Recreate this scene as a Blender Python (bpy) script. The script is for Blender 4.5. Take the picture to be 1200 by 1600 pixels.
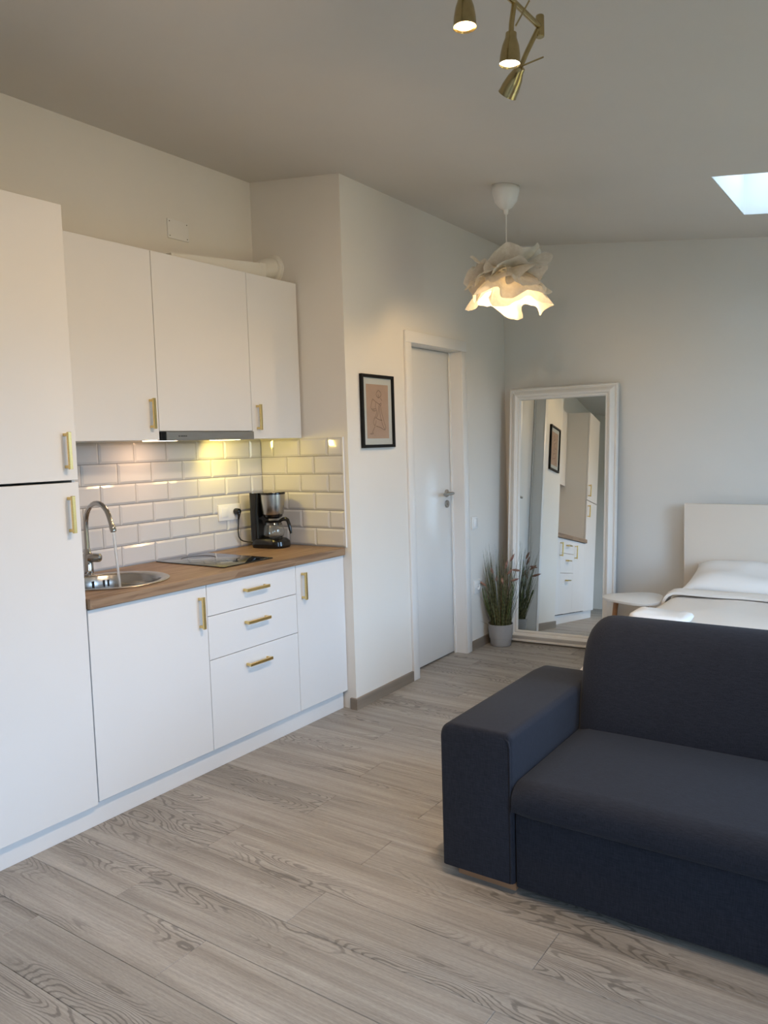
import bpy, bmesh, math, random
from mathutils import Vector, Matrix, noise

for o in list(bpy.data.objects):
    bpy.data.objects.remove(o)
scene = bpy.context.scene
C = scene.collection
PI = math.pi

# ------------------------------------------------------------------ camera
cam_d = bpy.data.cameras.new('camera')
cam_d.sensor_fit = 'AUTO'
cam_d.sensor_width = 36.0
cam_d.lens = 1229.18 * 36.0 / 1600.0
cam_d.clip_start = 0.05
cam = bpy.data.objects.new('camera', cam_d)
C.objects.link(cam)
_r = Vector((0.82333, 0.56677, -0.02998)).normalized()
_f = Vector((-0.56708, 0.81932, -0.08444)).normalized()
_u = _r.cross(_f)
_m = Matrix((_r, _u, -_f)).transposed().to_4x4()
_m.translation = Vector((3.19594, -3.37844, 1.44752))
cam.matrix_world = _m
scene.camera = cam

# ------------------------------------------------------------------ sky
world = bpy.data.worlds.new('overcast_sky')
scene.world = world
world.use_nodes = True
wn = world.node_tree.nodes
bg = wn['Background']
wl = world.node_tree.links
w_tc = wn.new('ShaderNodeTexCoord'); w_sep = wn.new('ShaderNodeSeparateXYZ'); w_rp = wn.new('ShaderNodeValToRGB')
wl.new(w_tc.outputs['Generated'], w_sep.inputs[0])
w_mr = wn.new('ShaderNodeMapRange')
w_mr.inputs['From Min'].default_value = -1.0
wl.new(w_sep.outputs['Z'], w_mr.inputs['Value'])
wl.new(w_mr.outputs[0], w_rp.inputs[0])
wl.new(w_rp.outputs[0], bg.inputs['Color'])
_e = w_rp.color_ramp.elements                    # gardens below the horizon, clear sky above it
_e[0].position = 0.49; _e[0].color = (0.105, 0.105, 0.065, 1)
_e[1].position = 0.53; _e[1].color = (0.52, 0.73, 1.02, 1)
bg.inputs['Strength'].default_value = 16.0

scene.view_settings.view_transform = 'Standard'
scene.view_settings.look = 'None'
scene.view_settings.gamma = 1.0
scene.view_settings.use_curve_mapping = False
scene.view_settings.exposure = 0.0

# daylight openings: (x0, x1, y0, y1) of the skylight shafts in the ceiling
SKYLIGHTS = [(2.335, 2.885, 0.62, 1.42)]
WINDOWS = [(-3.7, -2.5, 0.35, 2.10), (-0.9, 0.6, 0.35, 2.10)]      # y0, y1, z0, z1 in the right-hand wall
ROOM_X1, ROOM_Y0, ROOM_Y1 = 4.25, -4.7, 2.02
SLOPE = 0.13
def ceil_z(x):
    return 2.95 - SLOPE * x

def portal(loc, rot, sx, sy):
    d = bpy.data.lights.new('skylight_portal', 'AREA')
    d.shape = 'RECTANGLE'; d.size = sx; d.size_y = sy
    d.cycles.is_portal = True
    o = bpy.data.objects.new('skylight_portal', d)
    o.location = loc; o.rotation_euler = rot
    C.objects.link(o)
for x0, x1, y0, y1 in SKYLIGHTS:
    portal(((x0 + x1) / 2, (y0 + y1) / 2, ceil_z((x0 + x1) / 2) + 0.24), (0, math.atan(SLOPE), 0), x1 - x0, y1 - y0)

for y0, y1, z0, z1 in WINDOWS:
    portal((ROOM_X1 + .02, (y0 + y1) / 2, (z0 + z1) / 2), (0, PI / 2, 0), z1 - z0, y1 - y0)

# ------------------------------------------------------------------ materials
def new_mat(name):
    m = bpy.data.materials.new(name)
    m.use_nodes = True
    nt = m.node_tree
    b = nt.nodes['Principled BSDF']
    return m, nt, b

def N(nt, kind, **kw):
    n = nt.nodes.new(kind)
    for k, v in kw.items():
        if k == 'op': n.operation = v
        elif k in ('blend_type', 'data_type', 'interpolation_type', 'noise_dimensions', 'voronoi_dimensions', 'wave_type', 'bands_direction'): setattr(n, k, v)
        else: n.inputs[k].default_value = v
    return n

def ramp(nt, stops):
    r = nt.nodes.new('ShaderNodeValToRGB')
    e = r.color_ramp.elements
    while len(e) > len(stops): e.remove(e[-1])
    while len(e) < len(stops): e.new(0.5)
    for el, (p, c) in zip(e, stops):
        el.position = p
        el.color = (*c, 1) if len(c) == 3 else c
    return r

def plain(name, col, rough=0.5, metal=0.0, var=0.04, vscale=3.0, bump=0.0, bscale=80.0, stretch=(1, 1, 1), coat=0.0, spec=0.5):
    """one colour with a little procedural variation and relief"""
    m, nt, b = new_mat(name)
    L = nt.links
    tc = N(nt, 'ShaderNodeTexCoord')
    mp = N(nt, 'ShaderNodeMapping'); mp.inputs['Scale'].default_value = stretch
    L.new(tc.outputs['Object'], mp.inputs['Vector'])
    ns = N(nt, 'ShaderNodeTexNoise', Scale=vscale, Detail=3.0)
    L.new(mp.outputs[0], ns.inputs['Vector'])
    lo = tuple(max(0, c * (1 - var)) for c in col); hi = tuple(min(1, c * (1 + var)) for c in col)
    rp = ramp(nt, [(0.3, lo), (0.7, hi)])
    L.new(ns.outputs['Fac'], rp.inputs[0])
    L.new(rp.outputs[0], b.inputs['Base Color'])
    b.inputs['Roughness'].default_value = rough
    b.inputs['Metallic'].default_value = metal
    b.inputs['Specular IOR Level'].default_value = spec
    b.inputs['Coat Weight'].default_value = coat
    if bump > 0:
        n2 = N(nt, 'ShaderNodeTexNoise', Scale=bscale, Detail=4.0)
        L.new(mp.outputs[0], n2.inputs['Vector'])
        bp = N(nt, 'ShaderNodeBump', Strength=bump, Distance=0.002)
        L.new(n2.outputs['Fac'], bp.inputs['Height'])
        L.new(bp.outputs[0], b.inputs['Normal'])
    return m

def emitter(name, col, strength):
    m, nt, b = new_mat(name)
    b.inputs['Base Color'].default_value = (0.9, 0.9, 0.88, 1)
    b.inputs['Emission Color'].default_value = (*col, 1)
    b.inputs['Emission Strength'].default_value = strength
    return m

M = {}
M['wall'] = plain('wall_paint', (0.765, 0.745, 0.705), 0.75, var=0.015, vscale=2, bump=0.10, bscale=160)
M['ceiling'] = plain('ceiling_paint', (0.685, 0.645, 0.59), 0.85, var=0.02, vscale=1.5, bump=0.08, bscale=120)
M['cabinet'] = plain('cabinet_white', (0.735, 0.735, 0.74), 0.42, var=0.01, bump=0.03, bscale=300)
M['cabinet_body'] = plain('cabinet_carcass', (0.74, 0.73, 0.71), 0.5, var=0.01)
M['door_white'] = plain('door_lacquer', (0.78, 0.775, 0.76), 0.28, var=0.01)
M['trim_white'] = plain('trim_lacquer', (0.79, 0.785, 0.775), 0.35, var=0.01)
M['tile'] = plain('glazed_tile', (0.60, 0.595, 0.60), 0.09, var=0.02, vscale=4, coat=0.3)
M['grout'] = plain('grey_grout', (0.13, 0.125, 0.12), 0.9, var=0.12, vscale=40)
M['brass'] = plain('brushed_brass', (0.72, 0.55, 0.24), 0.28, 1.0, var=0.08, vscale=60, stretch=(1, 1, 8))
M['brass_dark'] = plain('antique_brass', (0.46, 0.36, 0.18), 0.22, 1.0, var=0.12, vscale=40)
M['chrome'] = plain('chrome', (0.47, 0.46, 0.45), 0.08, 1.0, var=0.02)
M['steel'] = plain('brushed_steel', (0.42, 0.41, 0.395), 0.27, 1.0, var=0.06, vscale=50, stretch=(1, 1, 14))
M['steel_hood'] = plain('hood_steel', (0.40, 0.375, 0.34), 0.33, 1.0, var=0.06, vscale=30, stretch=(1, .3, 20))
M['black_glass'] = plain('black_glass', (0.006, 0.006, 0.007), 0.03, var=0.0, coat=0.5)
M['black_plastic'] = plain('black_plastic', (0.005, 0.005, 0.0055), 0.14, var=0.1)
M['black_matte'] = plain('black_matte', (0.010, 0.010, 0.010), 0.6, var=0.1)
M['black_frame'] = plain('black_wood_frame', (0.006, 0.0055, 0.0055), 0.5, var=0.2, spec=0.2)
M['mat_board'] = plain('white_mat_board', (0.66, 0.64, 0.62), 0.8, var=0.01)
M['print'] = plain('pink_print_paper', (0.52, 0.335, 0.25), 0.8, var=0.05, vscale=14)
M['ink'] = plain('brown_ink', (0.15, 0.08, 0.055), 0.8, var=0.1)
M['plastic_white'] = plain('white_plastic', (0.80, 0.80, 0.79), 0.3, var=0.01)
M['pipe_white'] = plain('white_pvc', (0.74, 0.73, 0.69), 0.35, var=0.01)
M['handle_steel'] = plain('satin_nickel', (0.36, 0.34, 0.31), 0.3, 1.0, var=0.05)
M['pot'] = plain('grey_stoneware', (0.34, 0.34, 0.345), 0.6, var=0.08, vscale=9, bump=0.15, bscale=90)
M['soil'] = plain('dark_soil', (0.02, 0.016, 0.012), 0.95, var=0.3, vscale=60, bump=0.5)
M['mirror'] = plain('mirror_silver', (0.80, 0.83, 0.82), 0.004, 1.0, var=0.0)
M['mirror_frame'] = plain('mirror_frame_cream', (0.80, 0.775, 0.735), 0.42, var=0.015)
M['headboard'] = plain('headboard_laminate', (0.78, 0.70, 0.61), 0.5, var=0.015)
M['linen'] = plain('bed_linen', (0.83, 0.775, 0.715), 0.9, var=0.015, bump=0.08, bscale=500)
M['linen_white'] = plain('white_linen', (0.85, 0.82, 0.79), 0.9, var=0.01, bump=0.08, bscale=500)
M['mattress'] = plain('mattress_ticking', (0.75, 0.74, 0.72), 0.9, var=0.02)
M['table_white'] = plain('table_lacquer', (0.80, 0.79, 0.77), 0.35, var=0.01)
M['leg_wood'] = plain('oak_leg', (0.34, 0.17, 0.075), 0.5, var=0.2, vscale=20, stretch=(1, 1, .15))
M['sofa_wood'] = plain('sofa_plinth_wood', (0.36, 0.19, 0.10), 0.5, var=0.15, vscale=8, stretch=(.2, 1, 1))
M['screw'] = plain('dark_screw', (0.06, 0.055, 0.05), 0.5, 0.6)
M['base_wood'] = plain('grey_oak_skirting', (0.245, 0.205, 0.165), 0.5, var=0.16, vscale=18, stretch=(.5, .06, 1.6))
M['glow_warm'] = emitter('warm_bulb', (1.0, 0.60, 0.24), 30)
M['glow_white'] = emitter('white_bulb', (1.0, 0.95, 0.86), 30)
M['glow_off'] = plain('frosted_lens', (0.75, 0.72, 0.68), 0.4)
M['glow_pink'] = emitter('hood_bulb_peach', (1.0, 0.66, 0.36), 14)
M['glow_yellow'] = emitter('hood_bulb_yellow', (1.0, 0.80, 0.30), 14)
M['glow_pendant'] = emitter('pendant_bulb', (1.0, 0.74, 0.40), 7)

def mat_glass():
    m, nt, b = new_mat('clear_glass')
    b.inputs['Base Color'].default_value = (0.95, 0.97, 0.97, 1)
    b.inputs['Roughness'].default_value = 0.02
    b.inputs['Transmission Weight'].default_value = 1.0
    b.inputs['IOR'].default_value = 1.45
    return m
M['glass'] = mat_glass()

def mat_pane(name, tint):
    m, nt, b = new_mat(name)
    L = nt.links
    out = nt.nodes['Material Output']
    tr = N(nt, 'ShaderNodeBsdfTransparent'); tr.inputs[0].default_value = (*tint, 1)
    gl = N(nt, 'ShaderNodeBsdfGlossy'); gl.inputs['Roughness'].default_value = 0.02
    mx = N(nt, 'ShaderNodeMixShader'); mx.inputs[0].default_value = 0.03
    L.new(tr.outputs[0], mx.inputs[1]); L.new(gl.outputs[0], mx.inputs[2])
    L.new(mx.outputs[0], out.inputs['Surface'])
    return m
M['pane'] = mat_pane('window_glass', (0.93, 0.95, 0.95))
M['roof_pane'] = mat_pane('roof_window_glass', (0.64, 0.63, 0.60))

def mat_water():
    m, nt, b = new_mat('running_water')
    b.inputs['Base Color'].default_value = (0.92, 0.94, 0.95, 1)
    b.inputs['Roughness'].default_value = 0.12
    b.inputs['Transmission Weight'].default_value = 0.65
    b.inputs['IOR'].default_value = 1.33
    return m
M['water'] = mat_water()

def mat_paper():
    m, nt, b = new_mat('lampshade_paper')
    L = nt.links
    out = nt.nodes['Material Output']
    tc = N(nt, 'ShaderNodeTexCoord')
    ns = N(nt, 'ShaderNodeTexNoise', Scale=55.0, Detail=5.0)
    L.new(tc.outputs['Object'], ns.inputs['Vector'])
    rp = ramp(nt, [(0.3, (0.74, 0.70, 0.63)), (0.7, (0.84, 0.81, 0.75))])
    L.new(ns.outputs['Fac'], rp.inputs[0])
    df = N(nt, 'ShaderNodeBsdfDiffuse'); tl = N(nt, 'ShaderNodeBsdfTranslucent')
    L.new(rp.outputs[0], df.inputs['Color']); L.new(rp.outputs[0], tl.inputs['Color'])
    mx = N(nt, 'ShaderNodeMixShader'); mx.inputs[0].default_value = 0.26
    L.new(df.outputs[0], mx.inputs[1]); L.new(tl.outputs[0], mx.inputs[2])
    L.new(mx.outputs[0], out.inputs['Surface'])
    return m
M['paper'] = mat_paper()

def mat_floor():
    """grey oak: contour-line cathedral grain, fine fibres, plank-to-plank tone"""
    m, nt, b = new_mat('grey_oak_laminate')
    L = nt.links
    tc = N(nt, 'ShaderNodeTexCoord'); oi = N(nt, 'ShaderNodeObjectInfo')
    mul = N(nt, 'ShaderNodeVectorMath', op='MULTIPLY_ADD')
    L.new(oi.outputs['Random'], mul.inputs[0])
    mul.inputs[1].default_value = (37.0, 53.0, 11.0)
    L.new(tc.outputs['Object'], mul.inputs[2])
    def mapped(sc):
        mp = N(nt, 'ShaderNodeMapping'); mp.inputs['Scale'].default_value = sc
        L.new(mul.outputs[0], mp.inputs['Vector'])
        return mp.outputs[0]
    # slow field whose contour lines are the cathedral figure
    fld = N(nt, 'ShaderNodeTexNoise', Scale=1.0, Detail=1.0, Roughness=0.4)
    L.new(mapped((1.9, 8.5, 1)), fld.inputs['Vector'])
    wob = N(nt, 'ShaderNodeTexNoise', Scale=1.0, Detail=3.0)
    L.new(mapped((14, 38, 1)), wob.inputs['Vector'])
    w2 = N(nt, 'ShaderNodeMath', op='MULTIPLY_ADD'); w2.inputs[1].default_value = 0.045
    L.new(wob.outputs['Fac'], w2.inputs[0]); L.new(fld.outputs['Fac'], w2.inputs[2])
    fq = N(nt, 'ShaderNodeMath', op='MULTIPLY'); fq.inputs[1].default_value = 175.0
    L.new(w2.outputs[0], fq.inputs[0])
    sn = N(nt, 'ShaderNodeMath', op='SINE'); L.new(fq.outputs[0], sn.inputs[0])
    rg = N(nt, 'ShaderNodeMapRange', interpolation_type='SMOOTHSTEP')
    rg.inputs['From Min'].default_value = 0.2; rg.inputs['From Max'].default_value = 0.95
    L.new(sn.outputs[0], rg.inputs['Value'])
    # figured zones only
    msk = N(nt, 'ShaderNodeTexNoise', Scale=1.0, Detail=1.0)
    L.new(mapped((1.5, 5.0, 3)), msk.inputs['Vector'])
    mr = N(nt, 'ShaderNodeMapRange', interpolation_type='SMOOTHSTEP')
    mr.inputs['From Min'].default_value = 0.47; mr.inputs['From Max'].default_value = 0.60
    L.new(msk.outputs['Fac'], mr.inputs['Value'])
    # fade towards straight grain elsewhere
    fm = N(nt, 'ShaderNodeMath', op='MULTIPLY'); L.new(rg.outputs[0], fm.inputs[0]); L.new(mr.outputs[0], fm.inputs[1])
    # fibres
    fb = N(nt, 'ShaderNodeTexNoise', Scale=1.0, Detail=4.0, Roughness=0.6)
    L.new(mapped((3.5, 150, 1)), fb.inputs['Vector'])
    pr = N(nt, 'ShaderNodeTexNoise', Scale=1.0, Detail=2.0)
    L.new(mapped((60, 420, 1)), pr.inputs['Vector'])
    st = N(nt, 'ShaderNodeTexNoise', Scale=1.0, Detail=2.0)
    L.new(mapped((1.2, 22, 1)), st.inputs['Vector'])
    # tone per plank and broad streaks
    c1 = ramp(nt, [(0.30, (0.262, 0.240, 0.214)), (0.5, (0.324, 0.302, 0.276)), (0.72, (0.386, 0.366, 0.340))])
    L.new(st.outputs['Fac'], c1.inputs[0])
    tone = N(nt, 'ShaderNodeMapRange')
    tone.inputs['To Min'].default_value = 0.90; tone.inputs['To Max'].default_value = 1.10
    L.new(oi.outputs['Random'], tone.inputs['Value'])
    tm = N(nt, 'ShaderNodeVectorMath', op='SCALE'); L.new(c1.outputs[0], tm.inputs[0]); L.new(tone.outputs[0], tm.inputs['Scale'])
    fr = N(nt, 'ShaderNodeMapRange'); fr.inputs['From Min'].default_value = 0.3; fr.inputs['From Max'].default_value = 0.7
    fr.inputs['To Min'].default_value = 0.80; fr.inputs['To Max'].default_value = 1.12
    L.new(fb.outputs['Fac'], fr.inputs['Value'])
    t2 = N(nt, 'ShaderNodeVectorMath', op='SCALE'); L.new(tm.outputs[0], t2.inputs[0]); L.new(fr.outputs[0], t2.inputs['Scale'])
    pq = N(nt, 'ShaderNodeMapRange'); pq.inputs['From Min'].default_value = 0.35; pq.inputs['From Max'].default_value = 0.65
    pq.inputs['To Min'].default_value = 0.90; pq.inputs['To Max'].default_value = 1.06
    L.new(pr.outputs['Fac'], pq.inputs['Value'])
    t3 = N(nt, 'ShaderNodeVectorMath', op='SCALE'); L.new(t2.outputs[0], t3.inputs[0]); L.new(pq.outputs[0], t3.inputs['Scale'])
    gm = N(nt, 'ShaderNodeMapRange'); gm.inputs['To Min'].default_value = 1.06; gm.inputs['To Max'].default_value = 0.60
    L.new(fm.outputs[0], gm.inputs['Value'])
    t4 = N(nt, 'ShaderNodeVectorMath', op='SCALE'); L.new(t3.outputs[0], t4.inputs[0]); L.new(gm.outputs[0], t4.inputs['Scale'])
    L.new(t4.outputs[0], b.inputs['Base Color'])
    b.inputs['Roughness'].default_value = 0.46
    b.inputs['Specular IOR Level'].default_value = 0.45
    bp = N(nt, 'ShaderNodeBump', Strength=0.12, Distance=0.001); bp.invert = True
    ad = N(nt, 'ShaderNodeMath', op='ADD'); L.new(fm.outputs[0], ad.inputs[0]); L.new(fb.outputs['Fac'], ad.inputs[1])
    L.new(ad.outputs[0], bp.inputs['Height']); L.new(bp.outputs[0], b.inputs['Normal'])
    return m
M['floor'] = mat_floor()

def mat_worktop():
    m, nt, b = new_mat('oak_block_worktop')
    L = nt.links
    tc = N(nt, 'ShaderNodeTexCoord')
    def mapped(sc):
        mp = N(nt, 'ShaderNodeMapping'); mp.inputs['Scale'].default_value = sc
        L.new(tc.outputs['Object'], mp.inputs['Vector'])
        return mp.outputs[0]
    vo = N(nt, 'ShaderNodeTexVoronoi', Scale=1.0); L.new(mapped((20, 2.4, 20)), vo.inputs['Vector'])
    g1 = N(nt, 'ShaderNodeTexNoise', Scale=1.0, Detail=4.0); L.new(mapped((70, 3, 70)), g1.inputs['Vector'])
    g2 = N(nt, 'ShaderNodeTexNoise', Scale=1.0, Detail=2.0); L.new(mapped((14, 2.0, 14)), g2.inputs['Vector'])
    hs = N(nt, 'ShaderNodeSeparateColor'); L.new(vo.outputs['Color'], hs.inputs[0])
    a = N(nt, 'ShaderNodeMath', op='MULTIPLY_ADD'); a.inputs[1].default_value = 0.22
    L.new(hs.outputs[0], a.inputs[0]); L.new(g1.outputs['Fac'], a.inputs[2])
    a2 = N(nt, 'ShaderNodeMath', op='MULTIPLY_ADD'); a2.inputs[1].default_value = 0.5
    L.new(g2.outputs['Fac'], a2.inputs[0]); L.new(a.outputs[0], a2.inputs[2])
    rp = ramp(nt, [(0.50, (0.125, 0.070, 0.037)), (0.80, (0.205, 0.124, 0.072)), (1.05 / 1.1, (0.30, 0.20, 0.122))])
    L.new(a2.outputs[0], rp.inputs[0])
    L.new(rp.outputs[0], b.inputs['Base Color'])
    b.inputs['Roughness'].default_value = 0.45
    bp = N(nt, 'ShaderNodeBump', Strength=0.06, Distance=0.001)
    L.new(g1.outputs['Fac'], bp.inputs['Height']); L.new(bp.outputs[0], b.inputs['Normal'])
    return m
M['worktop'] = mat_worktop()

def mat_sofa():
    m, nt, b = new_mat('navy_woven_fabric')
    L = nt.links
    tc = N(nt, 'ShaderNodeTexCoord')
    def nz(sc, det=3.0):
        mp = N(nt, 'ShaderNodeMapping'); mp.inputs['Scale'].default_value = sc
        L.new(tc.outputs['Object'], mp.inputs['Vector'])
        n = N(nt, 'ShaderNodeTexNoise', Scale=1.0, Detail=det)
        L.new(mp.outputs[0], n.inputs['Vector'])
        return n.outputs['Fac']
    a = nz((40, 900, 900)); c = nz((900, 900, 40)); d = nz((6, 6, 6), 2.0)
    s = N(nt, 'ShaderNodeMath', op='ADD'); L.new(a, s.inputs[0]); L.new(c, s.inputs[1])
    s2 = N(nt, 'ShaderNodeMath', op='MULTIPLY_ADD'); s2.inputs[1].default_value = 0.08
    L.new(d, s2.inputs[0]); L.new(s.outputs[0], s2.inputs[2])
    rp = ramp(nt, [(0.0, (0.007, 0.0085, 0.0145)), (1.0, (0.0245, 0.0285, 0.043))])
    nr = N(nt, 'ShaderNodeMapRange'); nr.inputs['From Min'].default_value = 0.72; nr.inputs['From Max'].default_value = 1.36
    L.new(s2.outputs[0], nr.inputs['Value']); L.new(nr.outputs[0], rp.inputs[0])
    L.new(rp.outputs[0], b.inputs['Base Color'])
    b.inputs['Roughness'].default_value = 0.85
    b.inputs['Sheen Weight'].default_value = 0.05
    b.inputs['Sheen Roughness'].default_value = 0.5
    b.inputs['Specular IOR Level'].default_value = 0.25
    bp = N(nt, 'ShaderNodeBump', Strength=0.25, Distance=0.001)
    L.new(s.outputs[0], bp.inputs['Height']); L.new(bp.outputs[0], b.inputs['Normal'])
    return m
M['sofa'] = mat_sofa()

def mat_blade(name, cols):
    m, nt, b = new_mat(name)
    L = nt.links
    tc = N(nt, 'ShaderNodeTexCoord')
    ns = N(nt, 'ShaderNodeTexNoise', Scale=60.0, Detail=1.0); L.new(tc.outputs['Object'], ns.inputs['Vector'])
    rp = ramp(nt, [(0.35, cols[0]), (0.65, cols[1])])
    L.new(ns.outputs['Fac'], rp.inputs[0]); L.new(rp.outputs[0], b.inputs['Base Color'])
    b.inputs['Roughness'].default_value = 0.5
    return m
M['grass'] = mat_blade('grass_blades', [(0.030, 0.040, 0.016), (0.19, 0.19, 0.085)])
M['leaf'] = mat_blade('grass_leaf', [(0.055, 0.085, 0.026), (0.14, 0.17, 0.06)])
M['spike'] = mat_blade('seed_head', [(0.22, 0.105, 0.08), (0.40, 0.22, 0.16)])

# ------------------------------------------------------------------ mesh helpers
def BM():
    return bmesh.new()

def box(bm, x0, x1, y0, y1, z0, z1, bev=0.0, seg=2):
    r = bmesh.ops.create_cube(bm, size=1.0)
    vs = r['verts']
    for v in vs:
        v.co = Vector((x0 + (v.co.x + .5) * (x1 - x0), y0 + (v.co.y + .5) * (y1 - y0), z0 + (v.co.z + .5) * (z1 - z0)))
    if bev > 0:
        es = list({e for v in vs for e in v.link_edges})
        bmesh.ops.bevel(bm, geom=es, offset=bev, segments=seg, profile=0.5, affect='EDGES', clamp_overlap=True)
    return vs

def tube(bm, pts, r, seg=10, cap=True, radii=None, up=None):
    pts = [Vector(p) for p in pts]
    n = len(pts)
    rings = []
    t0 = (pts[1] - pts[0]).normalized()
    ref = Vector((0, 0, 1)) if abs(t0.z) < 0.9 else Vector((1, 0, 0))
    a = t0.cross(ref).normalized()
    for i, p in enumerate(pts):
        if i == 0: t = pts[1] - pts[0]
        elif i == n - 1: t = pts[-1] - pts[-2]
        else: t = (pts[i + 1] - pts[i]).normalized() + (pts[i] - pts[i - 1]).normalized()
        t.normalize()
        a = (a - t * a.dot(t)).normalized()
        bb = t.cross(a)
        rr = radii[i] if radii else r
        rings.append([bm.verts.new(p + a * math.cos(2 * PI * k / seg) * rr + bb * math.sin(2 * PI * k / seg) * rr) for k in range(seg)])
    for i in range(n - 1):
        for k in range(seg):
            bm.faces.new((rings[i][k], rings[i][(k + 1) % seg], rings[i + 1][(k + 1) % seg], rings[i + 1][k]))
    if cap:
        bm.faces.new(rings[0][::-1]); bm.faces.new(rings[-1])
    return bm

def lathe(bm, prof, seg=24, mat=None, cap0=False, cap1=False):
    """prof: list of (r, z) turned about z; mat: placement matrix"""
    mat = mat or Matrix()
    rings = []
    for r, z in prof:
        if r < 1e-6:
            rings.append([bm.verts.new(mat @ Vector((0, 0, z)))])
        else:
            rings.append([bm.verts.new(mat @ Vector((r * math.cos(2 * PI * k / seg), r * math.sin(2 * PI * k / seg), z))) for k in range(seg)])
    for A, B in zip(rings[:-1], rings[1:]):
        for k in range(seg):
            k2 = (k + 1) % seg
            if len(A) == 1 and len(B) == 1: continue
            if len(A) == 1: bm.faces.new((A[0], B[k2], B[k]))
            elif len(B) == 1: bm.faces.new((A[k], A[k2], B[0]))
            else: bm.faces.new((A[k], A[k2], B[k2], B[k]))
    if cap0 and len(rings[0]) > 1: bm.faces.new(rings[0][::-1])
    if cap1 and len(rings[-1]) > 1: bm.faces.new(rings[-1])
    return bm

def prism(bm, poly, a0, a1, axis='x'):
    """extrude a 2-D polygon along an axis"""
    def P(u, v, w):
        return {'x': (w, u, v), 'y': (u, w, v), 'z': (u, v, w)}[axis]
    A = [bm.verts.new(P(u, v, a0)) for u, v in poly]
    B = [bm.verts.new(P(u, v, a1)) for u, v in poly]
    n = len(poly)
    bm.faces.new(A); bm.faces.new(B[::-1])
    for i in range(n):
        bm.faces.new((A[i], B[i], B[(i + 1) % n], A[(i + 1) % n]))
    return A + B

def grid(bm, nu, nv, fn, closed_u=False):
    V = [[bm.verts.new(fn(i / (nu if closed_u else nu - 1), j / (nv - 1))) for j in range(nv)] for i in range(nu)]
    for i in range(nu if closed_u else nu - 1):
        for j in range(nv - 1):
            i2 = (i + 1) % nu
            bm.faces.new((V[i][j], V[i2][j], V[i2][j + 1], V[i][j + 1]))
    return V

def align(p, d):
    """matrix that puts local +z along d at p"""
    q = Vector((0, 0, 1)).rotation_difference(Vector(d).normalized())
    return Matrix.Translation(Vector(p)) @ q.to_matrix().to_4x4()

def mesh_obj(name, bm, mat, smooth=True, angle=35):
    bmesh.ops.recalc_face_normals(bm, faces=bm.faces)
    me = bpy.data.meshes.new(name)
    if smooth:
        for f in bm.faces: f.smooth = True
        lim = math.radians(angle)
        for e in bm.edges:
            if len(e.link_faces) == 2 and e.calc_face_angle(0) > lim: e.smooth = False
    bm.to_mesh(me); bm.free()
    me.materials.append(mat)
    return me

def tag(o, label, cat, group=None):
    o['label'] = label; o['category'] = cat
    if group: o['group'] = group
    return o

class Thing:
    """an Empty at the thing's base that parents its parts; shapes are given in world or local coordinates"""
    def __init__(self, name, loc, label=None, cat=None, group=None, rotz=0.0, kind=None):
        self.o = bpy.data.objects.new(name, None)
        self.o.empty_display_size = 0.1
        C.objects.link(self.o)
        self.o.location = loc; self.o.rotation_euler = (0, 0, rotz)
        self.mw = Matrix.Translation(Vector(loc)) @ Matrix.Rotation(rotz, 4, 'Z')
        self.inv = self.mw.inverted()
        if kind: self.o['kind'] = kind
        if label: tag(self.o, label, cat, group)
    def add(self, name, bm, mat, parent=None, world=False, label=None, smooth=True, angle=35):
        if world: bmesh.ops.transform(bm, matrix=self.inv, verts=bm.verts)
        o = bpy.data.objects.new(name, mesh_obj(name, bm, mat, smooth, angle))
        C.objects.link(o)
        o.parent = parent or self.o
        if label: o['label'] = label
        return o

def solo(name, bm, mat, label, cat, group=None, smooth=True, angle=35, origin=None):
    """a thing that is one mesh (vertices in world coordinates)"""
    if origin is not None:
        bmesh.ops.translate(bm, vec=-Vector(origin), verts=bm.verts)
    o = bpy.data.objects.new(name, mesh_obj(name, bm, mat, smooth, angle))
    if origin is not None: o.location = origin
    C.objects.link(o)
    tag(o, label, cat, group)
    return o

def struct(name, bm, mat, parent=None, smooth=False):
    o = bpy.data.objects.new(name, mesh_obj(name, bm, mat, smooth))
    C.objects.link(o)
    if parent: o.parent = parent
    else: o['kind'] = 'structure'
    return o

# ================================================================== THE ROOM
# ---- floor: sub-floor with laminate planks
bm = BM(); box(bm, -0.02, ROOM_X1 + .02, ROOM_Y0 - .02, ROOM_Y1 + .02, -0.06, -0.010)
floor = struct('floor', bm, plain('subfloor_dark', (0.10, 0.085, 0.07), 0.9))
PW, PL = 0.194, 1.285
def plank_mesh(length, width=PW):
    bm = BM()
    g = 0.0005; c = 0.0011
    hx, hy = length / 2 - g, width / 2 - g
    lo = [bm.verts.new((x, y, -0.010)) for x, y in ((-hx, -hy), (hx, -hy), (hx, hy), (-hx, hy))]
    md = [bm.verts.new((x, y, -c)) for x, y in ((-hx, -hy), (hx, -hy), (hx, hy), (-hx, hy))]
    tp = [bm.verts.new((x, y, 0)) for x, y in ((-hx + c, -hy + c), (hx - c, -hy + c), (hx - c, hy - c), (-hx + c, hy - c))]
    bm.faces.new(tp); bm.faces.new(lo[::-1])
    for A, B in ((lo, md), (md, tp)):
        for i in range(4): bm.faces.new((A[i], A[(i + 1) % 4], B[(i + 1) % 4], B[i]))
    return mesh_obj('plank', bm, M['floor'], smooth=False)
JOINT = {0: 1.05, -1: 1.61, -2: 1.035, -3: 1.467, -4: 0.915, 1: 1.61, 2: 1.20, 3: 1.60, 4: 1.172, 5: 0.55, 6: 0.976, 10: 1.01, 7: 1.42, 8: 0.63, 9: 1.3}
rnd = random.Random(4)
full = plank_mesh(PL)
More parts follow.
